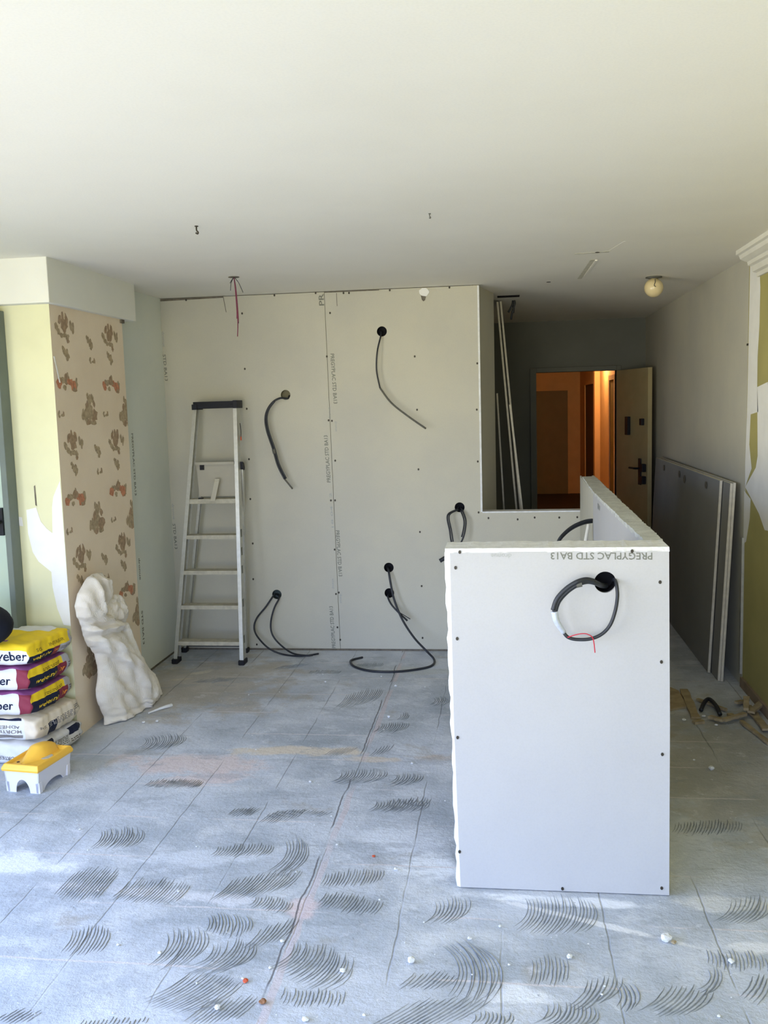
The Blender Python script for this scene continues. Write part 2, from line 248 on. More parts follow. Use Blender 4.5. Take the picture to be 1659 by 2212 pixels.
# ------------------------------------------------------------------ materials
def board_mat(name, rgb, tint, bump=0.05):
    q = NB(name); a = lin(*rgb); b = lin(*tint)
    c = q.mix(q.ramp(q.noise(1.3, 5, 0.6), 0.35, 0.7), a, b)
    c = q.mix(q.math('MULTIPLY', q.ramp(q.noise(160, 2), 0.35, 0.75), 0.08), c, tuple(x*0.6 for x in a))
    q.put(q.b.inputs['Base Color'], c); q.b.inputs['Roughness'].default_value = 0.9; q.b.inputs['Specular IOR Level'].default_value = 0.15
    q.bump(q.noise(60, 4), bump, 0.003); return q.m
M_board = board_mat('plasterboard_paper', (199, 196, 178), (190, 188, 174))
M_front = board_mat('pale_plasterboard', (186, 186, 184), (181, 181, 180), 0.03)
M_ceil = board_mat('ceiling_paint', (238, 234, 219), (234, 230, 215), 0.03)
M_gyp = mat('gypsum_white', (226, 228, 226), 0.95, 0.08, 30, 0.5, 90)
M_gypgrey = mat('rough_plaster_top', (196, 198, 190), 0.95, 0.12, 18, 0.6, 140)
M_green = mat('olive_paint', (176, 168, 108), 0.85, 0.06, 3, 0.05)
M_yellow = mat('pale_yellow_paint', (222, 221, 182), 0.85, 0.04, 3, 0.05)
M_filler = mat('white_filler', (238, 238, 232), 0.9, 0.03, 8, 0.1)
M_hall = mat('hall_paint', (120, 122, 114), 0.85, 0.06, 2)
M_paper = board_mat('old_wallpaper', (240, 224, 198), (231, 213, 185), 0.12)
M_motif = [mat('print_brown', (168, 144, 116), 0.9, 0.2, 60), mat('print_olive', (174, 156, 126), 0.9, 0.2, 60), mat('print_orange', (196, 136, 104), 0.9, 0.2, 50)]
M_alu = mat('brushed_aluminium', (196, 196, 186), 0.38, 0.06, 40, metal=0.6, spec=0.5)
M_dusty = mat('dusty_tread', (190, 186, 168), 0.8, 0.12, 30)
M_blk = mat('black_plastic', (26, 28, 36), 0.55, 0.1, 30)
M_cable = mat('black_conduit', (34, 38, 44), 0.5, 0.15, 60, spec=0.5)
M_cableg = mat('grey_cable_jacket', (92, 92, 84), 0.6, 0.1, 60)
M_box = mat('dark_box_inside', (12, 14, 22), 0.8, 0.1)
M_boxol = mat('olive_backing', (120, 116, 92), 0.9, 0.1)
M_boxgr = mat('grey_box_inside', (70, 80, 80), 0.8, 0.1)
M_ink = mat('faded_ink', (120, 122, 112), 0.95, 0.15, 200)
M_inkf = mat('very_faded_ink', (168, 170, 164), 0.95, 0.1, 200)
M_screw = mat('dark_screw', (62, 58, 50), 0.5, 0.1, metal=0.4)
M_red = mat('red_wire', (190, 40, 60), 0.5, 0.1)
M_purple = mat('purple_red_wire', (110, 50, 70), 0.6, 0.15, 60)
M_tape = mat('silver_tape', (196, 204, 216), 0.35, 0.08, 80, metal=0.3)
M_white = mat('white_paint', (228, 226, 214), 0.6, 0.03)
M_globe = mat('cream_glass', (226, 208, 160), 0.25, 0.03, spec=0.6)
M_joint = mat('shadow_gap', (112, 106, 94), 0.95, 0.2, 40)
M_door = mat('door_paint', (178, 164, 122), 0.6, 0.05)
M_frame = mat('grey_green_frame', (112, 122, 116), 0.5, 0.06)
M_sash = mat('pale_green_sash', (188, 206, 190), 0.5, 0.04)
M_wood = mat('dusty_wood', (168, 152, 120), 0.9, 0.18, 14, 0.3, 40)
M_orange = mat('terracotta', (205, 96, 66), 0.8, 0.2, 60, 0.3)
M_darkbrown = mat('dark_brown', (70, 52, 36), 0.6, 0.1)
M_corr = mat('corridor_paint', (206, 172, 124), 0.85, 0.04)
M_corrfloor = mat('dark_corridor_floor', (52, 40, 40), 0.6, 0.1)

# floor: grey tile adhesive on a ghost of the old tile grid, dusted white, pink grout traces
def floor_mat(name, ridge=False):
    q = NB(name); X, Y, Z = q.xyz()
    base = q.mix(q.ramp(q.noise(1.6, 6, 0.62), 0.35, 0.66), lin(174, 182, 190), lin(206, 212, 220))
    base = q.mix(q.math('MULTIPLY', q.ramp(q.noise(4.5, 6, 0.65), 0.48, 0.66), 0.5), base, lin(222, 226, 230))
    base = q.mix(q.math('MULTIPLY', q.ramp(q.noise(3.1, 5, 0.6, dist=0.6), 0.6, 0.72), 0.45), base, lin(166, 158, 142))
    base = q.mix(q.math('MULTIPLY', q.ramp(q.noise(90, 3, 0.7), 0.5, 0.8), 0.22), base, lin(90, 94, 94))
    wob = q.noise(5.0, 6, 0.65)
    def ell(cx, cy, rx, ry, rot=0.0, soft=0.55):
        n = q.n('ShaderNodeMapping'); n.vector_type = 'TEXTURE'; q.put(n.inputs[0], q.P)
        n.inputs[1].default_value = (cx, cy, 0); n.inputs[2].default_value = (0, 0, rot); n.inputs[3].default_value = (rx, ry, 1)
        l = q.n('ShaderNodeVectorMath'); l.operation = 'LENGTH'; q.put(l.inputs[0], n.outputs[0])
        d = q.math('ADD', l.outputs[1 if len(l.outputs) > 1 else 0], q.math('MULTIPLY', q.math('SUBTRACT', wob, 0.5), 2.4))
        return q.ramp(d, 1.0, 1.0-soft)
    c = base
    for cx, cy, rx, ry, rot, rgb, a in (
        (-1.50, 4.10, .46, .16, 0, (220, 206, 202), .85), (-1.36, 3.93, .26, .10, .2, (222, 208, 206), .8), (-1.05, 4.29, .38, .075, .05, (224, 212, 192), .85),
        (-0.62, 4.21, .16, .045, 0, (216, 206, 192), .8), (-0.36, 4.25, .12, .06, 0, (200, 186, 170), .7), (-0.69, 2.90, .06, .10, 0, (222, 204, 204), .8),
        (-1.9, 3.13, .42, .10, -.15, (238, 242, 246), .95), (-0.30, 3.20, .16, .13, .4, (236, 241, 246), .95), (0.17, 3.0, .44, .035, -.045, (240, 244, 248), .95),
        (0.01, 2.48, .12, .075, .3, (236, 240, 244), .9), (0.28, 2.87, .50, .018, -.36, (238, 240, 242), .8), (0.76, 2.77, .10, .04, 0, (238, 240, 242), .8),
        (-1.25, 2.94, .55, .05, -.05, (226, 228, 234), .7), (-0.42, 3.42, .24, .13, 0, (226, 232, 240), .6), (0.72, 3.02, .25, .05, 0, (228, 230, 230), .7),
        (-1.15, 3.2, .30, .07, .1, (222, 228, 236), .6), (-1.7, 2.55, .4, .09, .2, (216, 220, 224), .5), (-0.2, 2.75, .2, .06, .2, (220, 224, 228), .5),
        (-1.85, 5.35, .75, .75, 0, (172, 158, 128), .5), (1.0, 4.2, .5, 1.0, 0, (172, 162, 134), .4),  # brown tone of the shaded back-left floor and right aisle, painted in
        (-1.95, 5.62, .10, .05, .8, (214, 210, 194), .7), (-2.05, 5.45, .10, .03, .3, (206, 200, 180), .6), (-0.5, 5.7, .3, .1, 0, (196, 200, 196), .6)):
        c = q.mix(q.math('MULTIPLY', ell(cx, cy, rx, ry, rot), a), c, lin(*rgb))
    dust = q.math('MULTIPLY', q.ramp(q.noise(6, 8, 0.74), 0.58, 0.68), 0.6)
    c = q.mix(dust, c, lin(226, 229, 234))
    c = q.mix(q.math('MULTIPLY', q.ramp(q.noise(3.4, 8, 0.72, vec=q.mapping(loc=(4, 4, 0), scale=(.7, 1.6, 1))), 0.55, 0.60), 0.35), c, lin(150, 158, 166))
    c = q.mix(q.math('MULTIPLY', q.ramp(q.noise(26, 5, 0.7, vec=q.mapping(loc=(1, 8, 0))), 0.62, 0.70), 0.5), c, lin(232, 235, 240))
    c = q.mix(q.math('MULTIPLY', q.ramp(q.noise(34, 4, 0.65, vec=q.mapping(loc=(6, 2, 0))), 0.64, 0.72), 0.45), c, lin(112, 118, 126))
    specks = q.ramp(q.noise(55, 2, 0.5), 0.72, 0.77)
    c = q.mix(q.math('MULTIPLY', specks, 0.8), c, lin(240, 242, 244))
    # ghost grid of the lifted tiles
    def gridline(coord, off, width, amp):
        t = q.math('ADD', coord, q.math('MULTIPLY', q.math('SUBTRACT', q.noise(6, 3), 0.5), 0.02))
        f = q.math('FRACT', q.math('DIVIDE', q.math('ADD', t, off), 0.332))
        d = q.math('ABSOLUTE', q.math('SUBTRACT', f, 0.5))
        return q.math('MULTIPLY', q.ramp(d, width, width*0.4), amp)
    gx = gridline(X, 0.69+0.166+3.32, 0.012, 1.0); gy = gridline(Y, -2.865+0.166+3.32, 0.02, 1.0)
    keep = q.ramp(q.noise(1.9, 3), 0.42, 0.56); keep2 = q.ramp(q.noise(2.3, 3, vec=q.mapping(loc=(9, 3, 0))), 0.45, 0.56)
    c = q.mix(q.math('MULTIPLY', q.math('MULTIPLY', gx, keep), 0.42), c, lin(104, 108, 112))
    c = q.mix(q.math('MULTIPLY', q.math('MULTIPLY', gy, keep2), 0.65), c, lin(222, 216, 216))
    pl = q.ramp(q.math('ABSOLUTE', q.math('ADD', X, q.math('ADD', 0.682, q.math('MULTIPLY', q.math('SUBTRACT', q.noise(4, 3), 0.5), 0.035)))), 0.016, 0.010)
    pk = q.math('MULTIPLY', pl, q.ramp(q.noise(2.6, 2, vec=q.mapping(loc=(2, 7, 0))), 0.40, 0.5))
    c = q.mix(q.math('MULTIPLY', pk, 0.6), c, lin(210, 198, 200))
    crack = q.ramp(q.math('ABSOLUTE', q.math('ADD', X, q.math('ADD', 0.706, q.math('MULTIPLY', q.math('SUBTRACT', q.noise(3, 4), 0.5), 0.05)))), 0.0045, 0.002)
    c = q.mix(q.math('MULTIPLY', q.math('MULTIPLY', crack, q.ramp(q.noise(1.7, 2, vec=q.mapping(loc=(5, 1, 0))), 0.42, 0.5)), 0.8), c, lin(92, 90, 92))
    if ridge:
        c = q.mix(q.math('ADD', 0.45, q.math('MULTIPLY', q.ramp(q.noise(14, 4), 0.3, 0.7), 0.36)), c, lin(102, 110, 118))
    q.put(q.b.inputs['Base Color'], c); q.b.inputs['Roughness'].default_value = 0.85; q.b.inputs['Specular IOR Level'].default_value = 0.2
    h = q.math('ADD', q.math('MULTIPLY', q.noise(35, 6, 0.7), 0.6), q.math('MULTIPLY', q.math('MULTIPLY', gx, keep), -0.5))
    h = q.math('ADD', h, q.math('MULTIPLY', q.noise(11, 7, 0.75), 0.9)); q.bump(h, 0.6, 0.012); return q.m
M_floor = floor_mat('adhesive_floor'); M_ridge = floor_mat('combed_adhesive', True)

# ------------------------------------------------------------------ the setting
H = 2.444; YB = 6.17; XL = -2.306; XR = 1.36; WL = -3.2
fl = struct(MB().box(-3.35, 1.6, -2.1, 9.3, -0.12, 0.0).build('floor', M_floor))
ceil = struct(MB().box(-3.35, 1.6, -2.1, 9.3, H, H+0.12).build('ceiling', M_ceil))
mb = MB()
def comb(p0x, p0y, p1x, p1y, q0x, q0y, q1x, q1y, bow):
    a = Vector((p0x, p0y)); b = Vector((p1x, p1y)); c = Vector((q0x, q0y)); d = Vector((q1x, q1y))
    mid = (a+b)/2; ax = (b-a); ln = ax.length; ax.normalize(); ac = d-c; n = max(4, int(ac.length*abs(ac.normalized().cross(ax))/0.0106))
    nr = Vector((ax.y, -ax.x)); nr = nr if nr.dot(ac) > 0 else -nr
    for i in range(n):
        s = (i+0.5)/n; ctr = c+ac*s; l2 = ln*0.5*(0.85+0.35*math.sin(math.pi*s))*random.uniform(0.88, 1.1)
        ctr += ax*random.uniform(-.012, .012); N = 10; w0 = random.uniform(.0020, .0030)*(.65+.5*math.sin(math.pi*s)); hh = random.uniform(.0014, .0028); vs = []
        for j in range(N+1):
            t = j/N*2-1; p = ctr+ax*(l2*t)+nr*(bow*ln*0.5*(1-t*t)-bow*ln*.25)+nr*random.uniform(-.0008, .0008)
            ta = (ax*1.0-nr*(1.0*bow*t)).normalized(); m = Vector((ta.y, -ta.x)); e = max(.12, 1-abs(t)**4)
            vs += [(p.x-m.x*w0*e, p.y-m.y*w0*e, .0001), (p.x, p.y, .0001+hh*e), (p.x+m.x*w0*e, p.y+m.y*w0*e, .0001)]
        mb.add(vs, [q for j in range(N) for q in ((3*j, 3*j+1, 3*j+4, 3*j+3), (3*j+1, 3*j+2, 3*j+5, 3*j+4))])
for q in COMBS: comb(*q)
rd = struct(mb.build('trowel_ridges', M_ridge, fl))

# walls of the room
wl = MB(); holed(wl, rect(-2.1, 4.55, 0, H), [rect(-1.25, 2.75, 0.02, 2.15)], 0, WL-0.2, WL); struct(wl.build('wall_left', M_yellow))
wb = MB(); holed(wb, rect(WL-.2, 1.6, 0, H), [rect(-2.3, .4, 0.02, 2.15)], 1, -2.1, -1.9); struct(wb.build('wall_rear', M_board))
M_glass = bpy.data.materials.new('window_glass'); M_glass.use_nodes = True
t = M_glass.node_tree; t.nodes.clear(); a = t.nodes.new('ShaderNodeBsdfTransparent'); b = t.nodes.new('ShaderNodeBsdfGlossy'); b.inputs['Roughness'].default_value = 0.02
x = t.nodes.new('ShaderNodeMixShader'); x.inputs[0].default_value = 0.06; o_ = t.nodes.new('ShaderNodeOutputMaterial')
t.links.new(a.outputs[0], x.inputs[1]); t.links.new(b.outputs[0], x.inputs[2]); t.links.new(x.outputs[0], o_.inputs[0])
def window(name, ax, d, u0, u1, z0, z1, mull):
    m = MB(); hs = []; n = len(mull)+1; us = [u0]+mull+[u1]
    for i in range(n): hs.append(rect(us[i]+.05, us[i+1]-.05, z0+.06, z1-.06))
    holed(m, rect(u0, u1, z0, z1), hs, ax, d-.03, d+.03); f = struct(m.build(name, M_frame))
    g = MB()
    for h in hs:
        if ax == 0: g.box(d-.003, d+.003, h[0][0]-.01, h[1][0]+.01, h[0][1]-.01, h[2][1]+.01)
        else: g.box(h[0][0]-.01, h[1][0]+.01, d-.003, d+.003, h[0][1]-.01, h[2][1]+.01)
    g.build('window_glass', M_glass, f)
window('window_1', 0, WL-.12, -1.25, 2.75, .02, 2.15, [.15, 1.55]); window('fill_window', 1, -2.02, -2.3, .4, .02, 2.15, [-.95])  # the rear window is unseen, added to light front floor and ceiling

# pillar with the old wallpaper on its side and yellow paint on its front
M_pil = [M_yellow, M_paper] + M_motif + [M_filler, M_joint]
PX = -2.225; PY0 = 4.42; PY1 = 5.31
m = MB()
m.add([(-3.4, PY0, 0), (PX, PY0, 0), (PX, PY0, 2.226), (-3.4, PY0, 2.226)], [(0, 1, 2, 3)], 0)
m.add([(PX, PY0, 0), (PX, PY1, 0), (PX, PY1, 2.226), (PX, PY0, 2.226)], [(0, 1, 2, 3)], 1)
m.add([(-3.4, PY1, 0), (PX, PY1, 0), (PX, PY1, 2.226), (-3.4, PY1, 2.226)], [(3, 2, 1, 0)], 1)
def flat(m, poly, ax, d, k):
    v, f = cdt([poly])
    P = (lambda p: (d, p[0], p[1])) if ax == 0 else (lambda p: (p[0], d, p[1]))
    m.add([P(p) for p in v], f, k)
flat(m, YEL_WHITE, 1, PY0-.0015, 5); flat(m, YEL_WHITE2, 1, PY0-.0015, 5); flat(m, YEL_CRACK, 1, PY0-.002, 6)
# wallpaper motifs: leaf-shaped blobs (dy, dz, half width, half height, lean, colour)
T = dict(
 crown=[(0, .005, .040, .040, 0, 2), (-.045, .035, .018, .03, -.35, 2), (-.01, .045, .014, .03, 0, 2), (.03, .04, .017, .032, .25, 2), (.075, .012, .016, .028, .25, 3), (.10, -.002, .016, .03, -.2, 3),
        (-.085, -.005, .02, .022, .4, 3), (-.06, -.03, .022, .022, .7, 3), (-.035, -.045, .02, .016, .5, 3), (0, -.042, .026, .014, 0, 3), (.03, -.05, .022, .016, -.3, 3), (.035, -.07, .016, .014, 0, 2)],
 flower=[(0, 0, .024, .020, .3, 3), (-.022, .016, .016, .018, -.3, 3), (.018, -.008, .018, .020, .4, 3), (.008, .012, .015, .016, 0, 3), (-.035, .03, .013, .012, 0, 3), (.008, -.024, .014, .014, 0, 3)],
 wings=[(-.025, .006, .010, .016, -.4, 3), (.014, -.004, .018, .008, 0, 3), (.028, .004, .009, .016, .25, 2), (-.02, -.008, .012, .008, 0, 3)],
 poppy=[(-.09, -.004, .030, .026, 0, 4), (-.045, .014, .030, .018, .2, 3), (0, .022, .036, .028, 0, 2), (.035, .006, .034, .020, -.3, 4), (.07, -.012, .036, .030, 0, 4), (.10, -.004, .022, .034, -.2, 3), (-.03, -.022, .020, .016, .4, 3),
        (.01, .044, .010, .016, .2, 3), (.085, -.034, .028, .012, 0, 2), (-.075, .020, .018, .012, .2, 3)],
 bush=[(0, -.01, .042, .052, 0, 3), (-.05, -.03, .036, .040, .2, 3), (.05, -.032, .044, .036, -.2, 2), (.005, .05, .026, .034, 0, 3), (-.03, .02, .024, .030, -.2, 2), (.035, .065, .016, .026, .1, 3), (-.02, .075, .012, .020, 0, 3), (.055, .03, .018, .022, .3, 2),
       (-.085, -.025, .018, .030, -.3, 3), (-.02, -.065, .034, .020, 0, 2), (.04, -.068, .036, .016, 0, 3)])
def motif(kind, cy, cz):
    for dy, dz, ry, rz, an, k in T[kind]:
        pts = []; n = 11
        for i in range(n):
            a = 2*math.pi*i/n; r = random.uniform(.72, 1.2); y = ry*math.cos(a)*r; z = rz*math.sin(a)*r
            # blobs are stretched along the receding wall as printed
            yy = cy+dy+y*math.cos(an)-z*math.sin(an); zz = cz+dz+y*math.sin(an)*.5+z*math.cos(an)
            pts.append((min(max(yy, PY0+.002), PY1-.002), min(zz, 2.215)))
        cx = sum(p[0] for p in pts)/n; cc = sum(p[1] for p in pts)/n; d = PX+.0006+random.random()*.0005
        m.add([(d, cx, cc)]+[(d, *p) for p in pts], [(0, 1+i, 1+(i+1) % n) for i in range(n)], k)
for kd, L in MOTIFS.items():
    for cy, cz in L: motif(kd, cy, cz)
struct(m.build('wall_pillar', M_pil))
pe = MB().bar((PX+.004, PY0+.01, 1.97), (PX+.006, PY0+.05, 1.84), (0, .006, 0), (.001, 0, 0)).build('torn_wallpaper_strip', M_filler); tag(pe, 'thin white torn strip of wallpaper curling off the pillar edge below the beam', 'wallpaper strip')
bm = MB().box(WL, -2.190, 4.356, 5.444, 2.226, H+.01); bmo = struct(bm.build('trim_1', mat('beam_paint', (230, 230, 218), 0.9, 0.02, 3, 0.1), bevel=.004))
struct(MB().box(-2.268, -2.215, 5.28, 5.325, 2.205, 2.2255).build('trim_2', M_joint))

# inner door beside the yellow pillar front
d1 = struct(MB().box(-2.496, -2.464, 4.33, 4.42, 0, 2.20).box(-3.18, -3.15, 4.33, 4.42, 0, 2.2).box(-3.15, -2.496, 4.33, 4.42, 2.16, 2.2).build('door_1', M_frame, bevel=.004))
MB().box(-3.15, -2.499, 4.36, 4.40, 0.005, 2.155).build('door_leaf', M_sash, d1, bevel=.003)
MB().box(-2.535, -2.512, 4.345, 4.36, 1.08, 1.22).tube([(-2.523, 4.345, 1.15), (-2.523, 4.318, 1.15), (-2.56, 4.314, 1.15), (-2.62, 4.314, 1.15)], .009, 8).build('door_handle', M_blk, d1)

# plasterboard side wall behind the pillar
sw = struct(MB().box(XL-.1, XL, PY1-.3, 6.3, 0, H).build('wall_side', board_mat('bounce_lightened_board', (226, 230, 218), (218, 224, 214))))  # board paper lightened to stand in for bounce light on this face
for y, z0, z1, s in ((5.545, 1.16, 1.55, 'PREGYPLAC STD BA13'), (5.54, .62, .76, 'dronue'), (5.535, .20, .42, 'STD BA13')):
    lettering(s, M_ink, sw, (XL+.0006, y, z1), (0, 0, z0-z1), (0, .028, 0))
MB().box(XL, XL+.004, 5.33, 6.165, 0, .012).build('bottom_gap', M_joint, sw)

# back partition: two boards and the counter-height part below the opening, round holes cut through
HOLES = dict(olive=(-1.458, 1.770), arc=(-.789, 2.168), upper=(-.296, .988), mid=(-.786, .581), low=(-.787, .404), left=(-1.576, .395))
XJ0 = -1.178; XJ1 = -1.113   # the joint leans a little
back = MB()
lo = [(XL, 0), (XJ1-.0012, 0), (XJ0-.0012, H), (XL, H)]; ro = [(XJ1+.0012, 0), (.535, 0), (.535, .948), (-.145, .954), (-.145, H), (XJ0+.0012, H)]
XJ0, XJ1 = -1.168, -1.140
lo = [(XL, .012), (XJ1-.0014, .012), (XJ0-.0014, H-.004), (XL, H-.004)]; ro = [(XJ1+.0014, .012), (.535, .012), (.535, .948), (-.145, .954), (-.145, H-.004), (XJ0+.0014, H-.004)]
holed(back, lo, [circle(*HOLES['olive'], .0335), circle(*HOLES['left'], .0335)], 1, YB, YB+.013)
holed(back, ro, [circle(*HOLES[k], .0335) for k in ('arc', 'upper', 'mid', 'low')], 1, YB, YB+.013)
W_ = struct(back.build('wall_back', M_board))
MB().box(XL, .535, YB+.0625, YB+.1, 0, .94).box(XL, -.16, YB+.0625, YB+.1, .94, H).box(XL, .535, YB+.013, YB+.0625, 0, .02).box(-.19, -.16, YB+.013, YB+.0625, .02, H).build('stud_frame', M_joint, W_)
def edge_strip(pts, w, nrm, name, m, par):
    mbx = MB(); mbx.bar(pts[0], pts[1], w, nrm); return mbx.build(name, m, par)
edge_strip([(-.150, YB+.006, .955), (-.150, YB+.006, H-.005)], (.006, 0, 0), (0, .0075, 0), 'corner_edge', M_gyp, W_)
MB().box(-.145, .535, YB-.001, YB+.1, .948, .957).build('counter_edge', M_gyp, W_)
MB().bar((XL+.004, YB-.001, H-.012), (-1.86, YB-.001, H-.006), (0, .001, 0), (0, 0, .006)).bar((-1.168, YB-.001, H-.006), (-.8, YB-.001, H-.006), (0, .001, 0), (0, 0, .003)).bar((-1.86, YB-.0005, H-.01), (-1.845, YB-.0005, 2.335), (.002, 0, 0), (0, .0006, 0)).bar((-1.085, YB-.0005, 2.43), (-1.084, YB-.0005, 2.345), (.0018, 0, 0), (0, .0006, 0)).build('plaster_gap', M_joint, W_)
MB().box(XL, .47, YB-.006, YB+.01, 0, .012).build('bottom_gap', M_joint, W_)
scr = MB().lathe([(0, .0), (.0062, .0), (.0062, .002), (0, .002)], (0, -.0022, 0), 8, 1); sm = None
def screw(par, x, y, z, rot=(0, 0, 0), sc=1.0):
    global sm
    if sm is None:
        o = scr.build('screw', M_screw, par); sm = o.data
    else:
        o = bpy.data.objects.new('screw', sm); C.objects.link(o); o.parent = par
    o.location = (x, y, z); o.rotation_euler = rot; o.scale = (sc, 1, sc*1.25)
for x, z in SCREWS_BACK+SCREWS_SILL: screw(W_, x, YB, z)
def vtext(s, z_top, z_bot, x, down, h=.026, m=M_ink):
    if down: lettering(s, m, W_, (x-h/2, YB-.0006, z_top), (.034*(z_top-z_bot), 0, z_bot-z_top), (h, 0, 0))
    else: lettering(s, m, W_, (x+h/2, YB-.0006, z_bot), (-.034*(z_top-z_bot), 0, z_top-z_bot), (-h, 0, 0))
PG = 'PREGYPLAC STD BA13'
vtext(PG, 2.034, 1.701, -1.128, True); vtext(PG, 1.491, 1.171, -1.181, False); vtext(PG, .84, .521, -1.133, True); vtext(PG, .312, .016, -1.186, False)
vtext('PR', 2.43, 2.353, -1.188, False, .034)
for zt, zb, x, dn in ((1.678, 1.60, -1.16, False), (1.584, 1.515, -1.118, True), (.505, .434, -1.178, False), (.398, .333, -1.125, True), (2.224, 2.12, -2.297, True), (1.041, .93, -2.293, True)):
    vtext('dronue', zt, zb, x, dn, .018, M_inkf)
vtext('STD BA13', 2.07, 1.889, -2.296, True, .02); vtext('STD BA13', .90, .72, -2.292, True, .02)
vtext('18 04 12', 1.10, .86, -1.165, False, .016, M_inkf)
bl = []
mbl = MB()
for i in range(16):
    a = 2*math.pi*i/16; r = .030*random.uniform(.85, 1.15); bl.append((-.503+r*1.1*math.cos(a), 2.412+r*math.sin(a)*.95))
mbl.prism(bl, 1, YB-.006, YB-.0005); tag(mbl.build('plaster_dab', M_filler), 'white dab of plaster at the top of the back wall under the ceiling', 'plaster')
m2 = MB(); m2.prism([(-.525, 2.39), (-.49, 2.385), (-.497, 2.36), (-.508, 2.352), (-.518, 2.362)], 1, YB-.003, YB-.0004); m2.build('torn_paper', M_joint, W_)

# return of the partition beside the opening, hall walls
rt = MB(); rt.bar((-.195, YB+.10, H/2), (-.105, 6.67, H/2), (.05, .008, 0), (0, 0, H/2)); R_ = struct(rt.build('wall_return', M_board))
for z in (2.30, 2.10, 1.93, 1.74, 1.70, 1.45, 1.24): screw(R_, -.113+.0, 6.45, z, (0, 0, math.radians(-80)), 1.0)
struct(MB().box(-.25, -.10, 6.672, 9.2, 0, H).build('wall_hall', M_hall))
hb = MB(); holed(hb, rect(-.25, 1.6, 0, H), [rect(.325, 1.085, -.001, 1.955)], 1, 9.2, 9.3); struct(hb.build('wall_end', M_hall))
rw = MB(); rw.box(XR, XR+.2, 5.447, 9.2, 0, H); struct(rw.build('wall_right_far', M_board))
m = MB(); m.box(XR, XR+.2, -1.9, 5.441, 0, H, 0)
for P_ in (RW_A, RW_B, RW_C, RW_D): flat(m, P_, 0, XR-.001, 1)
struct(m.build('wall_right', [M_green, M_filler]))
# cornice on the old right wall, skirting, corner profile
pr = [(0, 0), (-.12, 0), (-.12, -.022), (-.105, -.026), (-.098, -.045), (-.075, -.056), (-.062, -.060), (-.058, -.078), (-.040, -.084), (-.034, -.112), (-.014, -.118), (-.012, -.14), (0, -.14)]
mc = MB(); mc.prism([(XR+x, H+z) for x, z in pr], 1, -1.9, 5.24); struct(mc.build('trim_3', M_white))
struct(MB().box(XR-.014, XR, -1.9, 5.44, 0, .055).build('baseboard_right', mat('dusty_skirting', (150, 132, 110), 0.9, 0.12, 10)))
tag(MB().box(XR-.012, XR, 5.452, 5.478, .07, .87).build('metal_corner_profile', M_alu), 'thin vertical metal profile on the right wall joint behind the leaning boards', 'metal profile')
MB().box(XR-.004, XR+.001, 5.425, 5.455, 1.955, 1.967).build('fixing_clip', M_screw, bpy.data.objects['wall_right'])

# ceiling marks
m = MB()
m.bar((.500, 5.30, H), (.492, 6.10, H), (.013, 0, 0), (0, 0, .0012), 0).bar((.520, 5.32, H), (.513, 5.95, H), (.006, 0, 0), (0, 0, .005), 1).bar((.385, 5.07, H), (.50, 5.06, H), (0, .012, 0), (0, 0, .0012), 0).bar((.50, 5.06, H), (.56, 5.05, H), (0, .02, 0), (0, 0, .001), 0).bar((.56, 5.0, H), (.60, 4.75, H), (.004, 0, 0), (0, 0, .001), 1)
m.lathe([(0, .001), (.012, .001), (.012, -.001), (0, -.001)], (.50, 5.05, H-.0015), 10, 2, 2).lathe([(0, .001), (.014, .001), (.014, -.001), (0, -.001)], (.303, 6.19, H-.0015), 10, 2, 2)
struct(m.build('ceiling_scar', [mat('scraped_ceiling', (200, 196, 176), .95, .12, 60), M_ceil, M_screw], ceil))
struct(MB().box(-.03, .13, 6.86, 6.96, H-.004, H+.01).build('ceiling_hole', M_box, ceil))

# hall door: frame, open leaf with lock and knocker
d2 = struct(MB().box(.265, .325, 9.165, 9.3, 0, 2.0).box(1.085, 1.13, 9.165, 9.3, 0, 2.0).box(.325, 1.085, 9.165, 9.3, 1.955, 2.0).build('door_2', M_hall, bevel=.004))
hx, hy = 1.082, 9.15; dx, dy = .262, -.965; nx, ny = dy, -dx      # leaf direction, face normal towards the opening
lf = MB().bar((hx+.02, hy-.005, .985), (hx+.02+dx*.72, hy-.005+dy*.72, .985), (.019, .0052, 0), (0, 0, .965)); LEAF = lf.build('door_leaf', M_door, d2, bevel=.003)
def on_leaf(s, z, out): return Vector((hx+.02+dx*s+nx*(.02+out), hy-.005+dy*s+ny*(.02+out), z))
def leaf_box(name, s, z, ws, hz, th, m):
    a = on_leaf(s, z-hz, th/2-.001); b = on_leaf(s, z+hz, th/2-.001); MB().bar(a, b, (dx*ws, dy*ws, 0), (nx*th/2, ny*th/2, 0)).build(name, m, LEAF, bevel=.004)
leaf_box('door_knocker', .30, 1.43, .035, .085, .03, M_blk); leaf_box('door_bolt', .62, 1.47, .025, .03, .03, M_blk)
leaf_box('lock_plate', .56, 1.02, .028, .12, .012, M_blk); leaf_box('lock_cylinder', .66, 1.06, .03, .035, .04, M_blk); leaf_box('lock_cylinder', .66, .95, .03, .035, .04, M_blk)
MB().tube([on_leaf(.56, 1.05, 0), on_leaf(.56, 1.05, .05), on_leaf(.5, 1.05, .055), on_leaf(.44, 1.05, .055)], 0.009, 8).build('door_handle', M_blk, LEAF)

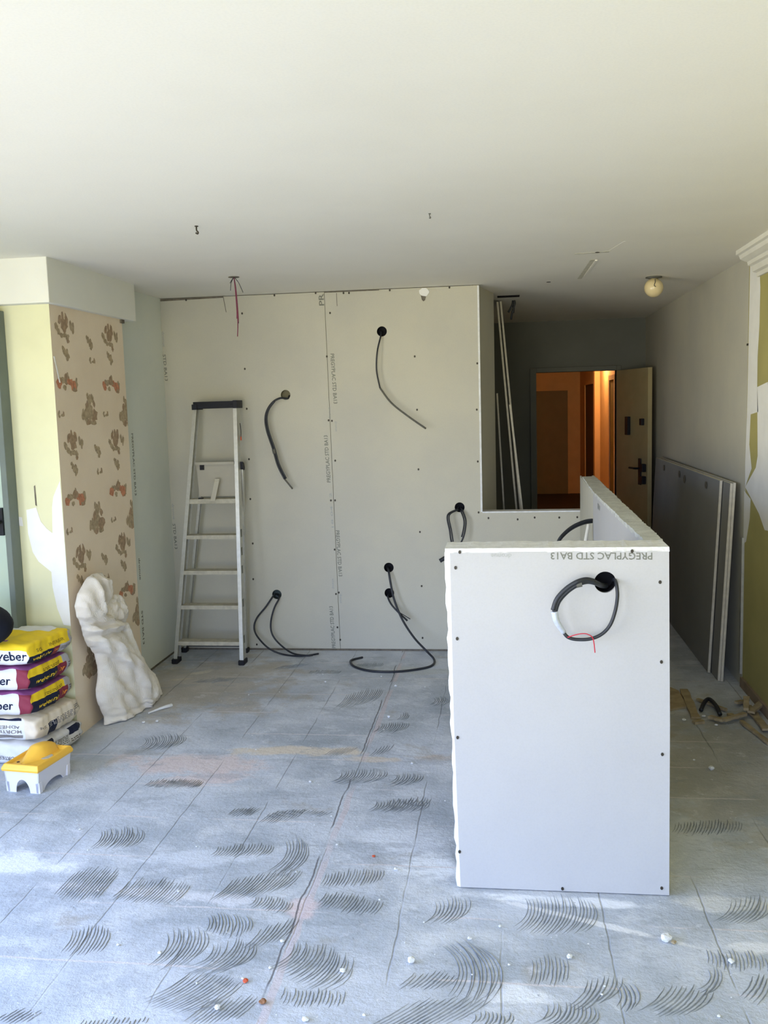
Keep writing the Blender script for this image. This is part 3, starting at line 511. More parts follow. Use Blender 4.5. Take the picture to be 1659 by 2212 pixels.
# lit corridor beyond the door
CY = 17.0
struct(MB().box(-.6, 1.7, 9.3, CY+.1, -.1, 0).build('floor_corridor', M_corrfloor)); struct(MB().box(-.6, 1.7, 9.3, CY+.1, H, H+.1).build('ceiling_corridor', M_corr))
struct(MB().box(-.6, 1.7, CY, CY+.1, 0, H).build('wall_corridor_end', M_corr)); struct(MB().box(-.6, -.5, 9.3, CY, 0, H).build('wall_corridor_left', M_corr))
struct(MB().box(1.375, 1.5, 9.3, CY, 0, H).box(1.30, 1.375, 13.55, 13.75, 0, H).build('wall_corridor_right', M_corr))
d3 = struct(MB().box(.38, .42, CY-.03, CY, 0, 1.9).box(1.155, 1.18, CY-.03, CY, 0, 1.9).box(.42, 1.155, CY-.03, CY, 1.86, 1.9).build('door_3', M_corr)); MB().box(.42, 1.155, CY-.014, CY, 0, 1.858).build('door_leaf', mat('olive_door', (120, 112, 84), 0.6, 0.04), d3)
for nm, y0, y1, mm in (('door_4', 11.65, 12.15, mat('mustard_door', (120, 104, 40), 0.6, 0.05)), ('dim_wall_panel', 14.0, 15.7, M_darkbrown)):  # the farther panel is added: its dark brown paints a dim wall stretch
    d = struct(MB().box(1.345, 1.375, y0-.08, y0, 0, 1.98).box(1.345, 1.375, y1, y1+.08, 0, 1.98).box(1.345, 1.375, y0, y1, 1.92, 1.98).build(nm, M_corr)); MB().box(1.36, 1.375, y0, y1, 0, 1.918).build('door_leaf', mm, d)
cl = thing('ceiling_lamp', 'small lit lamp on the corridor ceiling beyond the open hall door', 'lamp', (1.18, 12.75, H))
MB().lathe([(0, 0), (.07, 0), (.07, -.02), (0, -.02)], (0, 0, 0), 20).build('base', M_white, cl)
MB().lathe([(.055, -.018), (.06, -.04), (.045, -.07), (0, -.08)], (0, 0, 0), 20).build('bulb', mat('lit_bulb', (255, 214, 150), 0.4, 0.02, emit=(255, 180, 90), es=6.0), cl)
pl_ = bpy.data.lights.new('corridor_bulb', 'POINT'); pl_.energy = CORR; pl_.color = (1.0, .58, .26); pl_.shadow_soft_size = .05
po = bpy.data.objects.new('corridor_bulb', pl_); po.location = (1.18, 12.75, H-.14); C.objects.link(po)

# ------------------------------------------------------------------ half wall of plasterboard
hw = thing('half_wall', 'white plasterboard half wall with a round cable hole and upside-down print', 'half wall', (.17, 3.07, 0))
def inhw(mbx, name, m, **k):
    for v in mbx.v: v -= Vector((.17, 3.07, 0))
    return mbx.build(name, m, hw, **k)
# front board: outline slightly out of plumb, ragged at the left
fy = 3.068
m = MB(); holed(m, [(-.168, .004), (.538, .004), (.536, .6), (.529, 1.186), (-.182, 1.186), (-.180, .6)], [circle(.326, 1.083, .0355, 28)], 1, fy-.0125, fy)
fb = inhw(m, 'front_board', M_front)
fb.rotation_euler = (0, 0, 0)
mm = MB(); pts = []
for i in range(41):
    z = .004+1.182*i/40; r = random.uniform(-.0035, .0035)
    pts.append((-.168-.014*z/1.186, z, r))
for i in range(40):
    (x0, z0, r0), (x1, z1, r1) = pts[i], pts[i+1]
    w0 = .013+r0+.006*(z0/1.2); w1 = .013+r1+.006*(z1/1.2); d0 = fy-.0125+abs(r0); d1 = fy-.0125+abs(r1)
    mm.add([(x0, fy-.0125, z0), (x0-w0, d0+.004, z0), (x0-w0, fy+.02, z0), (x1, fy-.0125, z1), (x1-w1, d1+.004, z1), (x1-w1, fy+.02, z1)], [(0, 3, 4, 1), (1, 4, 5, 2)])
inhw(mm, 'ragged_board_edge', M_gyp)
inhw(MB().box(-.175, .47, fy+.075, 3.20, .0, 1.17), 'inner_frame', M_board)
m = MB(); n = 40
top = [(-.197+.725*i/n, 3.213 if i < n else 3.21) for i in range(n+1)]
vs = []; fs = []
for i in range(n+1):
    x = -.199+.7295*i/n; j = [random.uniform(-.003, .003) for _ in range(4)]
    vs += [(x, fy-.0125+j[0]*.5, 1.184), (x, fy-.006+j[1], 1.198), (x, 3.205+j[2], 1.199+j[3]*.5), (x, 3.212, 1.17)]
for i in range(n):
    for k in range(3): fs.append((4*i+k, 4*i+4+k, 4*i+5+k, 4*i+1+k))
fs += [(0, 1, 2, 3), (4*n+3, 4*n+2, 4*n+1, 4*n)]
m.add(vs, fs); inhw(m, 'top_cap', M_gyp)
# long run going back to the partition
def seg(a, b, th, z0, z1, jag, name, mt, left=True):
    m = MB(); m.bar(((a[0]+0), a[1], (z0+z1)/2), (b[0], b[1], (z0+z1)/2), (th/2, 0, 0), (0, 0, (z1-z0)/2)); return inhw(m, name, mt)
inhw(MB().add([(.475, 3.21, 0), (.469, 4.985, 0), (.482, 3.21, 0), (.476, 4.985, 0), (.475, 3.21, 1.187), (.469, 4.985, 1.187), (.482, 3.21, 1.187), (.476, 4.985, 1.187)],
              [(0, 1, 5, 4), (2, 6, 7, 3), (4, 5, 7, 6), (0, 4, 6, 2), (1, 3, 7, 5)]), 'side_board', M_front)
inhw(MB().add([(.469, 4.987, 0), (.497, 6.165, 0), (.476, 4.987, 0), (.504, 6.165, 0), (.469, 4.987, 1.187), (.497, 6.165, 1.187), (.476, 4.987, 1.187), (.504, 6.165, 1.187)],
              [(0, 1, 5, 4), (2, 6, 7, 3), (4, 5, 7, 6), (0, 4, 6, 2), (1, 3, 7, 5)]), 'side_board', M_board)
inhw(MB().add([(.53, 3.069, 0), (.572, 6.165, 0), (.54, 3.069, 0), (.585, 6.165, 0), (.523, 3.069, 1.187), (.572, 6.165, 1.187), (.531, 3.069, 1.187), (.585, 6.165, 1.187)],
              [(0, 4, 5, 1), (2, 3, 7, 6), (4, 6, 7, 5), (0, 2, 6, 4), (1, 5, 7, 3)]), 'outer_board', M_board)
m = MB(); vs = []; fs = []; n = 170
for i in range(n+1):
    t = i/n; y = 3.215+2.75*t; jw = .0012*math.sin(i*.137)+.0008*math.sin(i*.71+1)
    xi = .474-.005*t/.64 if t < .64 else .469+.026*(t-.64)/.36
    xo = .535+.038*t; j = [random.gauss(0, .0016)+jw*random.random() for _ in range(5)]
    vs += [(xi+j[0]*.6, y, 1.180), (xi+j[1], y, 1.197+j[3]*.5), (xo+j[2], y, 1.198+j[4]*.5), (xo+j[2]*.6, y, 1.180)]
for i in range(n):
    for k in range(3): fs.append((4*i+k, 4*i+4+k, 4*i+5+k, 4*i+1+k))
fs += [(0, 1, 2, 3), (4*n+3, 4*n+2, 4*n+1, 4*n)]
m.add(vs, fs); inhw(m, 'top_cap', M_gypgrey)
lo3 = lambda *p: Vector(p)-Vector((.17, 3.07, 0))
lettering(PG, M_ink, hw, lo3(.476, fy-.0131, 1.181), (-.326, 0, .003), (0, 0, -.024))
lettering('dronue', M_inkf, hw, lo3(.022, fy-.0131, 1.181), (-.068, 0, 0), (0, 0, -.016))
for x, z in SCREWS_FRONT:
    screw(hw, x-.17, fy-.0125-3.07, z, (0, 0, 0), .8)
lettering('BA', M_inkf, hw, lo3(.4685, 4.75, 1.16), (0, -.12, 0), (0, 0, -.03))

# ------------------------------------------------------------------ electrical boxes and cables
def flush_box(x, y, z, r, label, m, depth=.045):
    o = MB().lathe([(r, .0005), (r*.97, .0005), (r*.95, depth), (0, depth), (0, depth+.004), (r*1.0, depth+.004), (r, .0005)], (x, y, z), 24, 1).build('flush_box', m); return tag(o, label, 'electrical box')
flush_box(*[HOLES['arc'][0], YB+.001, HOLES['arc'][1]], .0333, 'round dark electrical box set high in the back wall, above one long drooping cable', M_box)
flush_box(*[HOLES['olive'][0], YB+.001, HOLES['olive'][1]], .0333, 'round hole with a pale olive backing in the back wall right of the ladder top', M_boxol, .03)
flush_box(*[HOLES['upper'][0], YB+.001, HOLES['upper'][1]], .0333, 'round dark electrical box in the back wall beside the opening, looped cable hanging from it', M_box)
flush_box(*[HOLES['mid'][0], YB+.001, HOLES['mid'][1]], .0333, 'upper of the two round dark boxes near the floor of the back wall', M_box)
flush_box(*[HOLES['low'][0], YB+.001, HOLES['low'][1]], .0333, 'lower of the two round dark boxes near the floor of the back wall', M_box)
flush_box(*[HOLES['left'][0], YB+.001, HOLES['left'][1]], .0333, 'round grey electrical box low in the back wall right of the ladder foot', M_boxgr)
flush_box(.326, fy-.001, 1.083, .0356, 'large round black box in the front of the half wall', M_box, .06)
def off(P, d): return [tuple(Vector(p)+Vector(d)) for p in P]
t = thing('electric_cable', 'long black cable curving down right from the highest round box on the back wall', 'cable', CAB_ARC[0])
def cab(t, P, r, m, name, k0=0, n=8):
    mbx = MB().tube([Vector(p)-t.location for p in P], r, n, sub=6); return mbx.build(name, m, t, smooth=True)
cab(t, CAB_ARC[:5], .0055, M_cable, 'sheath'); g = cab(t, CAB_ARC[4:], .0062, M_cableg, 'bare_end'); g['label'] = 'greyish lower half of the cable'
t = thing('electric_cable', 'thick black S-shaped cable hanging from the olive hole right of the ladder', 'cable', CAB_S[0])
cab(t, CAB_S[:-1], .0068, M_cable, 'conduit'); cab(t, off(CAB_S[3:-1], (.012, -.006, .004)), .006, M_cable, 'conduit'); e_ = cab(t, CAB_S[-2:], .006, M_cableg, 'bare_end'); e_['label'] = 'grey stripped cable end'
mbx = MB().tube([Vector(CAB_S[7])-t.location+Vector((.005, -.003, .0)), Vector(CAB_S[7])-t.location+Vector((.012, -.003, -.03))], .0135, 10, sub=1); mbx.build('tape_band', M_cableg, t)
t = thing('electric_cable', 'pair of black conduits looping from the low grey box to the floor beside the ladder', 'cable', CAB_L1[0])
cab(t, CAB_L1, .0062, M_cable, 'conduit'); cab(t, CAB_L2, .0062, M_cable, 'conduit')
t = thing('electric_cable', 'long black conduit running from the upper low box down and curling across the floor', 'cable', CAB_F[0]); cab(t, CAB_F, .0075, M_cable, 'conduit')
t = thing('electric_cable', 'short grey-black cable stub hanging from the lower of the two low boxes', 'cable', CAB_T[0]); cab(t, CAB_T, .0065, M_cable, 'conduit'); cab(t, [CAB_T[-2], (CAB_T[-1][0]+.02, CAB_T[-1][1], CAB_T[-1][2]+.012)], .003, M_cable, 'wire')
t = thing('electric_cable', 'looped black cable hanging from the box beside the opening, end left of half wall', 'cable', CAB_U1[0])
cab(t, CAB_U1, .0055, M_cable, 'conduit'); cab(t, off(CAB_U1[1:6], (.012, -.004, 0)), .005, M_cable, 'conduit'); cab(t, off(CAB_U1[8:12], (-.012, -.004, 0)), .005, M_cable, 'conduit'); cab(t, CAB_U2, .014, M_cable, 'conduit_end')
t = thing('electric_cable', 'black cable bent into a ring with silver tape on the half wall front', 'cable', RING_A[0])
RING_A[0] = (RING_A[0][0], 3.09, RING_A[0][2]); RING_B[-1] = (RING_B[-1][0], 3.09, RING_B[-1][2])
cab(t, RING_A, .0088, M_cable, 'conduit', n=12); cab(t, off(RING_A[2:], (-.006, -.008, .008)), .0075, M_cable, 'conduit', n=10); cab(t, RING_TAPE, lambda u: .0125-.004*u, M_tape, 'tape_wrap', n=12); cab(t, RING_B, .0058, M_cable, 'thin_cable', n=10); r_ = cab(t, RING_RED, .0018, M_red, 'red_wire', n=6); r_['label'] = 'thin red wire'
mbx = MB().tube([Vector(RING_A[4])-t.location+Vector((.01, 0, .001)), Vector(RING_A[4])-t.location+Vector((-.008, 0, -.003))], .0105, 12, sub=1); mbx.build('tape_band', M_cableg, t)
t = thing('electric_cable', 'black conduit bending down out of the inner side of the half wall', 'cable', RUN_CAB[0]); cab(t, RUN_CAB, .008, M_cable, 'conduit'); cab(t, off(RUN_CAB, (.0, -.012, .012)), .007, M_cable, 'conduit')
t = thing('electric_cable', 'thin white cable hanging beside the black conduit behind the half wall', 'cable', RUN_WHITE[0]); cab(t, RUN_WHITE, .009, M_white, 'sheath')
t = thing('ceiling_wires', 'bundle of dark red and purple wires hanging from the ceiling above the ladder', 'wires', (CEIL_W[0][0], CEIL_W[0][1], H))
CEIL_W[0] = (CEIL_W[0][0], CEIL_W[0][1], H-.001)
for i, d in enumerate(((0, 0, 0), (.006, -.004, .03), (-.005, .004, .05), (.003, .006, .02))):
    P = [CEIL_W[0]]+[tuple(Vector(p)+Vector(d)*(.5+.2*j)) for j, p in enumerate(CEIL_W[1:-1 if i else None])]
    cab(t, P, .0032, (M_purple, M_red if i == 2 else M_purple, M_purple, M_cable)[i], 'wire', n=6)
for P in (CEIL_W2, CEIL_W3, CEIL_W4): cab(t, [CEIL_W[0]]+P[1:], .0018, M_cable, 'thin_wire', n=5)
MB().lathe([(0, 0), (.032, 0), (.032, -.003), (0, -.003)], (0, 0, -.0005), 16).build('ceiling_hole', M_joint, t)
t = thing('hall_wires', 'dark wires dangling from the ceiling hole in the dim hall', 'wires', HALL_W[0][0])
for P in HALL_W: cab(t, [(P[0][0], P[0][1], H-.002)]+P[1:], .008, M_cable, 'wire', n=6)
for (x, y, L) in ((-1.255, 3.827, 'small dark hook in the ceiling at left, nearer the camera than the hanging wires'), (-.283, 3.832, 'tiny grey hook in the middle of the ceiling')):
    s = 1.0 if x < -1 else .6
    o = MB().tube([(x, y, H), (x, y, H-.018*s), (x+.006*s, y, H-.026*s), (x+.004*s, y, H-.032*s), (x-.004*s, y, H-.028*s)], .0035*s, 6).lathe([(0, 0), (.008*s, 0), (.008*s, -.003), (0, -.003)], (x, y, H), 10).build('ceiling_hook', M_screw if s == 1 else M_cableg); tag(o, L, 'hook')
gl = thing('globe_lamp', 'small round cream glass globe lamp on the ceiling above the right passage', 'lamp', (.961, 6.17, H))
MB().lathe([(0, 0), (.05, 0), (.052, -.006), (.02, -.012), (.018, -.03), (0, -.03)], (0, 0, 0), 24).build('base', M_cableg, gl, smooth=True)
GL = MB().lathe([(.018, -.008)]+[(.059*math.sin(a), -.068+.059*math.cos(a)) for a in [math.radians(18+162*i/16) for i in range(17)]], (0, 0, 0), 28).build('globe', M_globe, gl, smooth=True)
MB().tube([(0, -.05, -.02), (0, -.055, -.04), (-.006, -.058, -.06), (.004, -.06, -.068)], .0025, 6).build('clip', M_cableg, GL)

# ------------------------------------------------------------------ stepladder
lad = thing('stepladder', 'aluminium stepladder with black top leaning near the back wall corner', 'ladder', (-1.95, 5.9, 0))
LO = Vector((-1.95, 5.9, 0))
TL, TR, BL, BR = [Vector(p) for p in LT]
def lp(mbx, name, m, par=None, **k):
    for v in mbx.v: v -= LO
    return mbx.build(name, m, par or lad, **k)
def at(a, b, z): return a+(b-a)*((z-a.z)/(b.z-a.z))
def rail(a, b, wx, dy, name, m=M_alu):
    """channel section stile: front flange, web and rear flange"""
    mbx = MB(); d = (b-a)
    mbx.bar(a+Vector((0, 0, 0)), b, (wx, 0, 0), (0, .0016, 0)); sgn = 1 if a.x > -1.95 else -1
    mbx.bar(a+Vector((wx*.85*sgn, dy/2, 0)), b+Vector((wx*.85*sgn, dy/2, 0)), (.0016, 0, 0), (0, dy/2, 0))
    mbx.bar(a+Vector((0, dy, 0)), b+Vector((0, dy, 0)), (wx, 0, 0), (0, .0016, 0)); return lp(mbx, name, m)
B2 = lambda p: Vector((p.x, p.y, .028))
r1_ = rail(B2(at(BL, TL, .028)), TL, .0125, .062, 'rail'); r2_ = rail(B2(at(BR, TR, .028)), TR, .0125, .062, 'rail')
for p, rp in ((BL, r1_), (BR, r2_)):
    lp(MB().bar((p.x, p.y-.012, .017), (p.x, p.y+.078, .017), (.021, 0, 0), (0, 0, .0165)), 'foot', M_blk, rp, bevel=.006)
RT = [Vector((-2.012, 6.015, 1.295)), Vector((-1.742, 6.015, 1.295))]; RB = [Vector((-2.235, 6.085, .0)), Vector((-1.795, 6.085, .0))]
for a, b in zip(RB, RT):
    rp = rail(at(a, b, .03), b, .009, .03, 'rear_leg')
    lp(MB().bar((a.x, a.y-.01, .017), (a.x, a.y+.04, .017), (.02, 0, 0), (0, 0, .0165)), 'foot', M_blk, rp, bevel=.005)
lp(MB().bar(at(RB[0], RT[0], .055)+Vector((0, .012, 0)), at(RB[1], RT[1], .055)+Vector((0, .012, 0)), (0, .004, 0), (0, 0, .013)), 'rear_brace', M_blk)
for z in (.146, .386, .616, .851):
    a = at(BL, TL, z); b = at(BR, TR, z); mbx = MB()
    mbx.box(a.x+.011, b.x-.011, a.y-.004, a.y+.085, z-.004, z+.002)
    mbx.box(a.x+.011, b.x-.011, a.y-.008, a.y-.003, z-.022, z+.004).box(a.x+.011, b.x-.011, a.y+.082, a.y+.086, z-.018, z+.002)
    lp(mbx, 'step', M_dusty)
a = at(BL, TL, 1.085); b = at(BR, TR, 1.085)
lp(MB().box(a.x+.011, b.x-.011, a.y-.004, a.y+.10, 1.062, 1.094), 'platform', M_dusty, bevel=.003)
a = at(BL, TL, 1.20); b = at(BR, TR, 1.20)
lp(MB().add([(a.x+.05, a.y+.055, 1.105), (b.x-.02, a.y+.055, 1.105), (b.x-.03, a.y+.075, 1.335), (a.x+.03, a.y+.075, 1.335), (a.x+.05, a.y+.065, 1.105), (b.x-.02, a.y+.065, 1.105), (b.x-.03, a.y+.085, 1.335), (a.x+.03, a.y+.085, 1.335)],
            [(0, 1, 2, 3), (5, 4, 7, 6), (0, 4, 5, 1), (3, 2, 6, 7), (0, 3, 7, 4), (1, 5, 6, 2)]).box(a.x+.03, b.x-.03, a.y+.05, a.y+.076, 1.318, 1.336), 'folding_platform', mat('pale_plastic', (186, 182, 166), 0.7, 0.05))
lp(MB().bar((-1.895, 5.945, 1.215), (-1.912, 5.885, 1.085), (.017, 0, 0), (0, .004, .002)).bar((-1.90, 5.965, 1.215), (-1.893, 5.94, 1.22), (.017, 0, 0), (0, .002, .006)), 'latch', mat('pale_latch', (200, 196, 180), 0.6, 0.03), bevel=.003)
for p, s in ((RT[0], -1), (RT[1], 1)):
    lp(MB().prism([(p.y-.02, 1.335), (p.y+.012, 1.325), (p.y+.03, 1.29), (p.y+.02, 1.275), (p.y-.02, 1.285)], 0, p.x-.014, p.x+.014), 'hinge_bracket', M_blk, bevel=.003)
lp(MB().box(TL.x+.012, TL.x+.04, 5.93, 5.96, 1.085, 1.10), 'hinge_block', M_blk)
lp(MB().box(TL.x-.008, TR.x+.012, TL.y-.012, TL.y+.105, 1.692, 1.738).box(TL.x-.016, TL.x+.02, TL.y-.02, TL.y+.11, 1.686, 1.722).box(TR.x-.008, TR.x+.022, TL.y-.02, TL.y+.11, 1.69, 1.742).lathe([(0, -.002), (.006, -.002), (.006, .004), (0, .004)], (TR.x-.02, TL.y-.0135, 1.716), 8, 1), 'top_tray', M_blk, bevel=.005)
lp(MB().tube([(TR.x+.022, 6.02, 1.59), (TR.x+.026, 6.02, 1.54), (TR.x+.024, 6.02, 1.50)], .0028, 6), 'cord', M_cable); lp(MB().tube([(TR.x+.024, 6.02, 1.50), (TR.x+.024, 6.02, 1.475)], .005, 6), 'cord_end', M_orange)
st = at(BR, TR, .7)
for z in (.86, .74, .62, .40, .16):
    p = at(BR, TR, z); lp(MB().box(p.x+.0115, p.x+.0126, p.y+.018, p.y+.048, z-.035, z+.03), 'sticker', M_ink, r2_)

# ------------------------------------------------------------------ stack of mortar bags
M_bag = dict(white=mat('bag_paper_white', (226, 226, 226), 0.75, 0.06, 9, 0.25, 25), cream=mat('bag_paper_cream', (226, 214, 190), 0.75, 0.06, 9, 0.25, 25), yellow=mat('bag_yellow', (242, 208, 40), 0.65, 0.06, 9, 0.2, 25),
             navy=mat('bag_navy', (24, 32, 58), 0.65, 0.08, 9, 0.2, 25), maroon=mat('bag_maroon', (134, 50, 68), 0.65, 0.06, 9, 0.2, 25), purple=mat('bag_purple', (150, 84, 140), 0.65, 0.08, 9), grey=mat('bag_grey', (184, 182, 182), 0.7, 0.08, 9, 0.2, 25),
             navyink=mat('navy_ink', (28, 36, 62), 0.8, 0.05), yellowink=mat('yellow_ink', (236, 204, 60), 0.8, 0.05), orangeink=mat('orange_ink', (236, 150, 60), 0.8, 0.05), greyink=mat('grey_ink', (126, 122, 118), 0.85, 0.1), dullink=mat('olive_ink', (140, 120, 36), 0.85, 0.1), red=mat('red_ink', (190, 60, 50), 0.8, 0.05))
KEY = ['white', 'cream', 'yellow', 'navy', 'maroon', 'purple', 'grey']
class Bag:
    def __init__(s, label, corner, ang, Wd, D, z0, hh, rule, seed, base):
        s.W = Wd; s.D = D; s.h = hh; s.seed = seed; s.R = random.Random(seed)
        ca, sa = math.cos(ang), math.sin(ang)
        cx = corner[0]-ca*Wd/2-sa*D/2; cy = corner[1]+sa*(-Wd/2)+ca*D/2
        cx = corner[0]-ca*Wd/2+(-sa)*D/2*-1*-1; cy = corner[1]-sa*Wd/2+ca*D/2
        s.t = thing('mortar_bag', label, 'bag', (cx, cy, z0), ang, 'stacked bags of mortar')
        s.ph = [s.R.uniform(0, 6.28) for _ in range(8)]
        nx, ny, nz = 34, 24, 10; key = {}; V = []; Fc = []; K = []
        def vid(a, b, c):
            q = (round(a, 5), round(b, 5), round(c, 5))
            if q not in key: key[q] = len(V); V.append(s.S(a, b, c))
            return key[q]
        def grid(fn, n1, n2, face):
            for i in range(n1):
                for j in range(n2):
                    u0, u1, v0, v1 = -1+2*i/n1, -1+2*(i+1)/n1, -1+2*j/n2, -1+2*(j+1)/n2
                    Fc.append((vid(*fn(u0, v0)), vid(*fn(u1, v0)), vid(*fn(u1, v1)), vid(*fn(u0, v1)))); K.append(KEY.index(rule(face, (u0+u1)/2, (v0+v1)/2)))
        grid(lambda u, v: (u, -1, v), nx, nz, 'front'); grid(lambda u, v: (1, u, v), ny, nz, 'right'); grid(lambda u, v: (-u, 1, v), nx, nz, 'back'); grid(lambda u, v: (-1, -u, v), ny, nz, 'left')
        grid(lambda u, v: (u, v, 1), nx, ny, 'top'); grid(lambda u, v: (u, -v, -1), nx, ny, 'bottom')
        s.o = obj('sack', V, Fc, [M_bag[k] for k in KEY], s.t, K, True)
    def S(s, a, b, c):
        kx = 1-.05*c**4-.03*b**4; ky = 1-.085*c**4-.03*a**4; kz = 1-.16*(a**6)*(1-.3*b*b)-.12*(b**6)
        wr = .006*math.sin(9*a+s.ph[0]+3*b)*math.sin(7*b+s.ph[1])+.004*math.sin(17*a+5*c+s.ph[2])+.003*math.sin(23*b+7*a+s.ph[3])
        z = s.h/2+s.h/2*c*kz if c > 0 else s.h/2+s.h/2*c*(1-.16*(a**6)-.12*(b**6))
        x = s.W/2*a*kx+(wr if abs(a) == 1 else 0); y = s.D/2*b*ky+(wr if abs(b) == 1 else 0)
        if c > .95: z += wr*.5-.004
        return Vector((x, y, max(z, 0.001)))
    def text(s, body, face, u0, u1, v0, v1, m, flip=False):
        v, f = text_mesh(body); P = []
        for x, y in v:
            if flip: x, y = 1-x, 1-y
            u = u0+(u1-u0)*x; w_ = v0+(v1-v0)*y
            if face == 'right': p = s.S(1, u, w_)+Vector((.0016, 0, 0))
            else: p = s.S(u, -1, w_)+Vector((0, -.0016, 0))
            P.append(p)
        obj('printed_text', P, f, M_bag[m], s.o)
    def patch(s, face, u0, u1, v0, v1, m, n=6):
        P = []; Fc = []
        for i in range(n+1):
            for j in range(n+1):
                u = u0+(u1-u0)*i/n; w_ = v0+(v1-v0)*j/n
                P.append(s.S(1, u, w_)+Vector((.0013, 0, 0)) if face == 'right' else s.S(u, -1, w_)+Vector((0, -.0013, 0)))
        for i in range(n):
            for j in range(n): Fc.append((i*(n+1)+j, (i+1)*(n+1)+j, (i+1)*(n+1)+j+1, i*(n+1)+j+1))
        obj('printed_panel', P, Fc, M_bag[m], s.o)
    def lines(s, u0, u1, v0, v1, rows, m):
        r = random.Random(s.seed+5)
        for i in range(rows):
            a = v0+(v1-v0)*i/rows; b = a+(v1-v0)/rows*.55; u = u0
            while u < u1:
                e_ = min(u1, u+r.uniform(.05, .14)); s.patch('right', u, e_, a, b, m, 2); u = e_+r.uniform(.02, .04)
def yb1(f, u, v):
    if f == 'top': return 'yellow' if v < -.86 or u > .8 else 'purple' if v < -.72 and u < .55 else 'yellow' if u > .1 and v < .3 else 'white'
    if f == 'front': return 'yellow' if v > .35 else 'white'
    if f == 'right':
        if v < -.25: return 'navy' if u < .02 else 'maroon' if u < .36 else 'grey'
        return 'yellow' if u < .72+.1*v else 'grey'
    return 'white'
def yb2(f, u, v):
    if f == 'top': return 'purple'
    if f == 'front': return 'maroon' if u > .74 else 'white'
    if f == 'right':
        if v < .12: return 'navy' if u < .28 else 'maroon' if u < .78 else 'grey'
        return 'yellow' if u < .62 else 'grey'
    return 'white'
def wb4(f, u, v):
    if f == 'front': return 'navy' if (v > .72 and .2 < u < .72) else 'white' if u < .76 else 'cream'
    if f == 'right': return 'navy' if (-.62 < u < -.2 and v < .28) else 'cream'
    return 'cream'
def wb5(f, u, v):
    if f == 'right': return 'navy' if (.32 < u < .9 and v > .1) or u < -.45 and v > .2 else 'white'
    return 'white'
AN = math.radians(-5); CX = -2.212; CY_ = 4.005
b5 = Bag('lowest bag of the stack, white with a navy patch, half hidden by the tub', (CX-.0, CY_, 0), AN, .58, .395, .001, .118, wb5, 11, 0)
b4 = Bag('cream mortar bag with upside-down black lettering, second from the bottom of the stack', (CX-.005, CY_, 0), math.radians(-6), .58, .39, .121, .122, wb4, 12, 0)
b3 = Bag('yellow, navy and maroon bag directly on the cream mortar bag', (CX-.022, CY_-.0, 0), math.radians(-4), .58, .375, .246, .122, yb2, 13, 0)
b2 = Bag('yellow, navy and maroon bag just under the topmost bag of the stack', (CX-.025, CY_-.005, 0), math.radians(-5), .58, .375, .370, .120, yb2, 14, 0)
b1 = Bag('topmost bag of the stack, bright yellow with a white lettered end', (CX-.020, CY_-.005, 0), math.radians(-6), .58, .385, .492, .122, yb1, 15, 0)
b1.text('weber', 'front', .36, .97, -.55, .32, 'navyink'); b1.text('weber.niv', 'right', -.86, -.06, -.72, -.34, 'yellowink'); b1.text('for', 'right', .07, .26, -.68, -.32, 'orangeink')
b1.text('SOL', 'right', -.68, -.42, .02, .34, 'dullink'); b1.text('INTERIEUR', 'right', -.1, .52, .06, .36, 'dullink'); b1.lines(.42, .8, -.7, -.35, 2, 'greyink')
for b in (b2, b3):
    b.text('weber', 'front', .12, .66, -.42, .36, 'navyink'); b.text('weber.niv', 'right', -.74, .22, -.62, -.12, 'yellowink'); b.text('for', 'right', .36, .62, -.6, 0, 'orangeink'); b.lines(-.4, .5, .3, .6, 2, 'dullink'); b.lines(.8, .96, -.5, .2, 3, 'greyink')
b4.text('MORTIER', 'front', .16, .70, -.34, -.02, 'greyink', True); b4.text('ADHESIF', 'front', .2, .68, .1, .4, 'greyink', True); b4.patch('front', .22, .72, -.78, -.48, 'greyink'); b4.patch('front', .05, .1, -.66, -.4, 'red')
b4.lines(-.16, .62, -.3, .34, 5, 'greyink'); b4.text('FLEX', 'right', -.56, -.24, -.2, .16, 'grey', True); b4.lines(.66, .92, .1, .6, 3, 'greyink'); b4.text('25 kg', 'right', -.9, -.66, -.1, .2, 'greyink', True)
b5.lines(-.35, .28, -.3, .5, 5, 'greyink'); b5.lines(.36, .8, -.5, -.1, 2, 'greyink'); b5.text('MORTIER', 'front', .2, .6, -.6, -.2, 'greyink', True)

# dark bundle on top of the bags at the left edge of the view
M_dark = mat('dark_navy_cloth', (20, 24, 36), 0.85, 0.15, 12, 0.2, 30)
def blob(cx, cy, cz, rx, ry, rz, seed, flat=0.0, n=28, m=18, amp=.10):
    r = random.Random(seed); ph = [r.uniform(0, 6.28) for _ in range(6)]; v = []; f = []
    for i in range(m+1):
        th = math.pi*i/m
        for j in range(n):
            a = 2*math.pi*j/n
            k = 1+amp*(math.sin(3*a+ph[0])*math.sin(2*th+ph[1])+.6*math.sin(5*a+ph[2]+2*th)*math.sin(th*3+ph[3]))*math.sin(th)
            z = rz*math.cos(th)*k; z = max(z, -rz*(1-flat))
            v.append((cx+rx*math.sin(th)*math.cos(a)*k, cy+ry*math.sin(th)*math.sin(a)*k, cz+z))
    for i in range(m):
        for j in range(n): f.append((i*n+j, (i+1)*n+j, (i+1)*n+(j+1) % n, i*n+(j+1) % n))
    return v, f
v, f = blob(-2.465, 3.975, .705, .165, .125, .108, 3, .12, amp=.05)
db = obj('dark_bundle', v, f, M_dark, smooth=True); tag(db, 'rounded black bundle resting on the topmost yellow bag at the left edge', 'bundle')

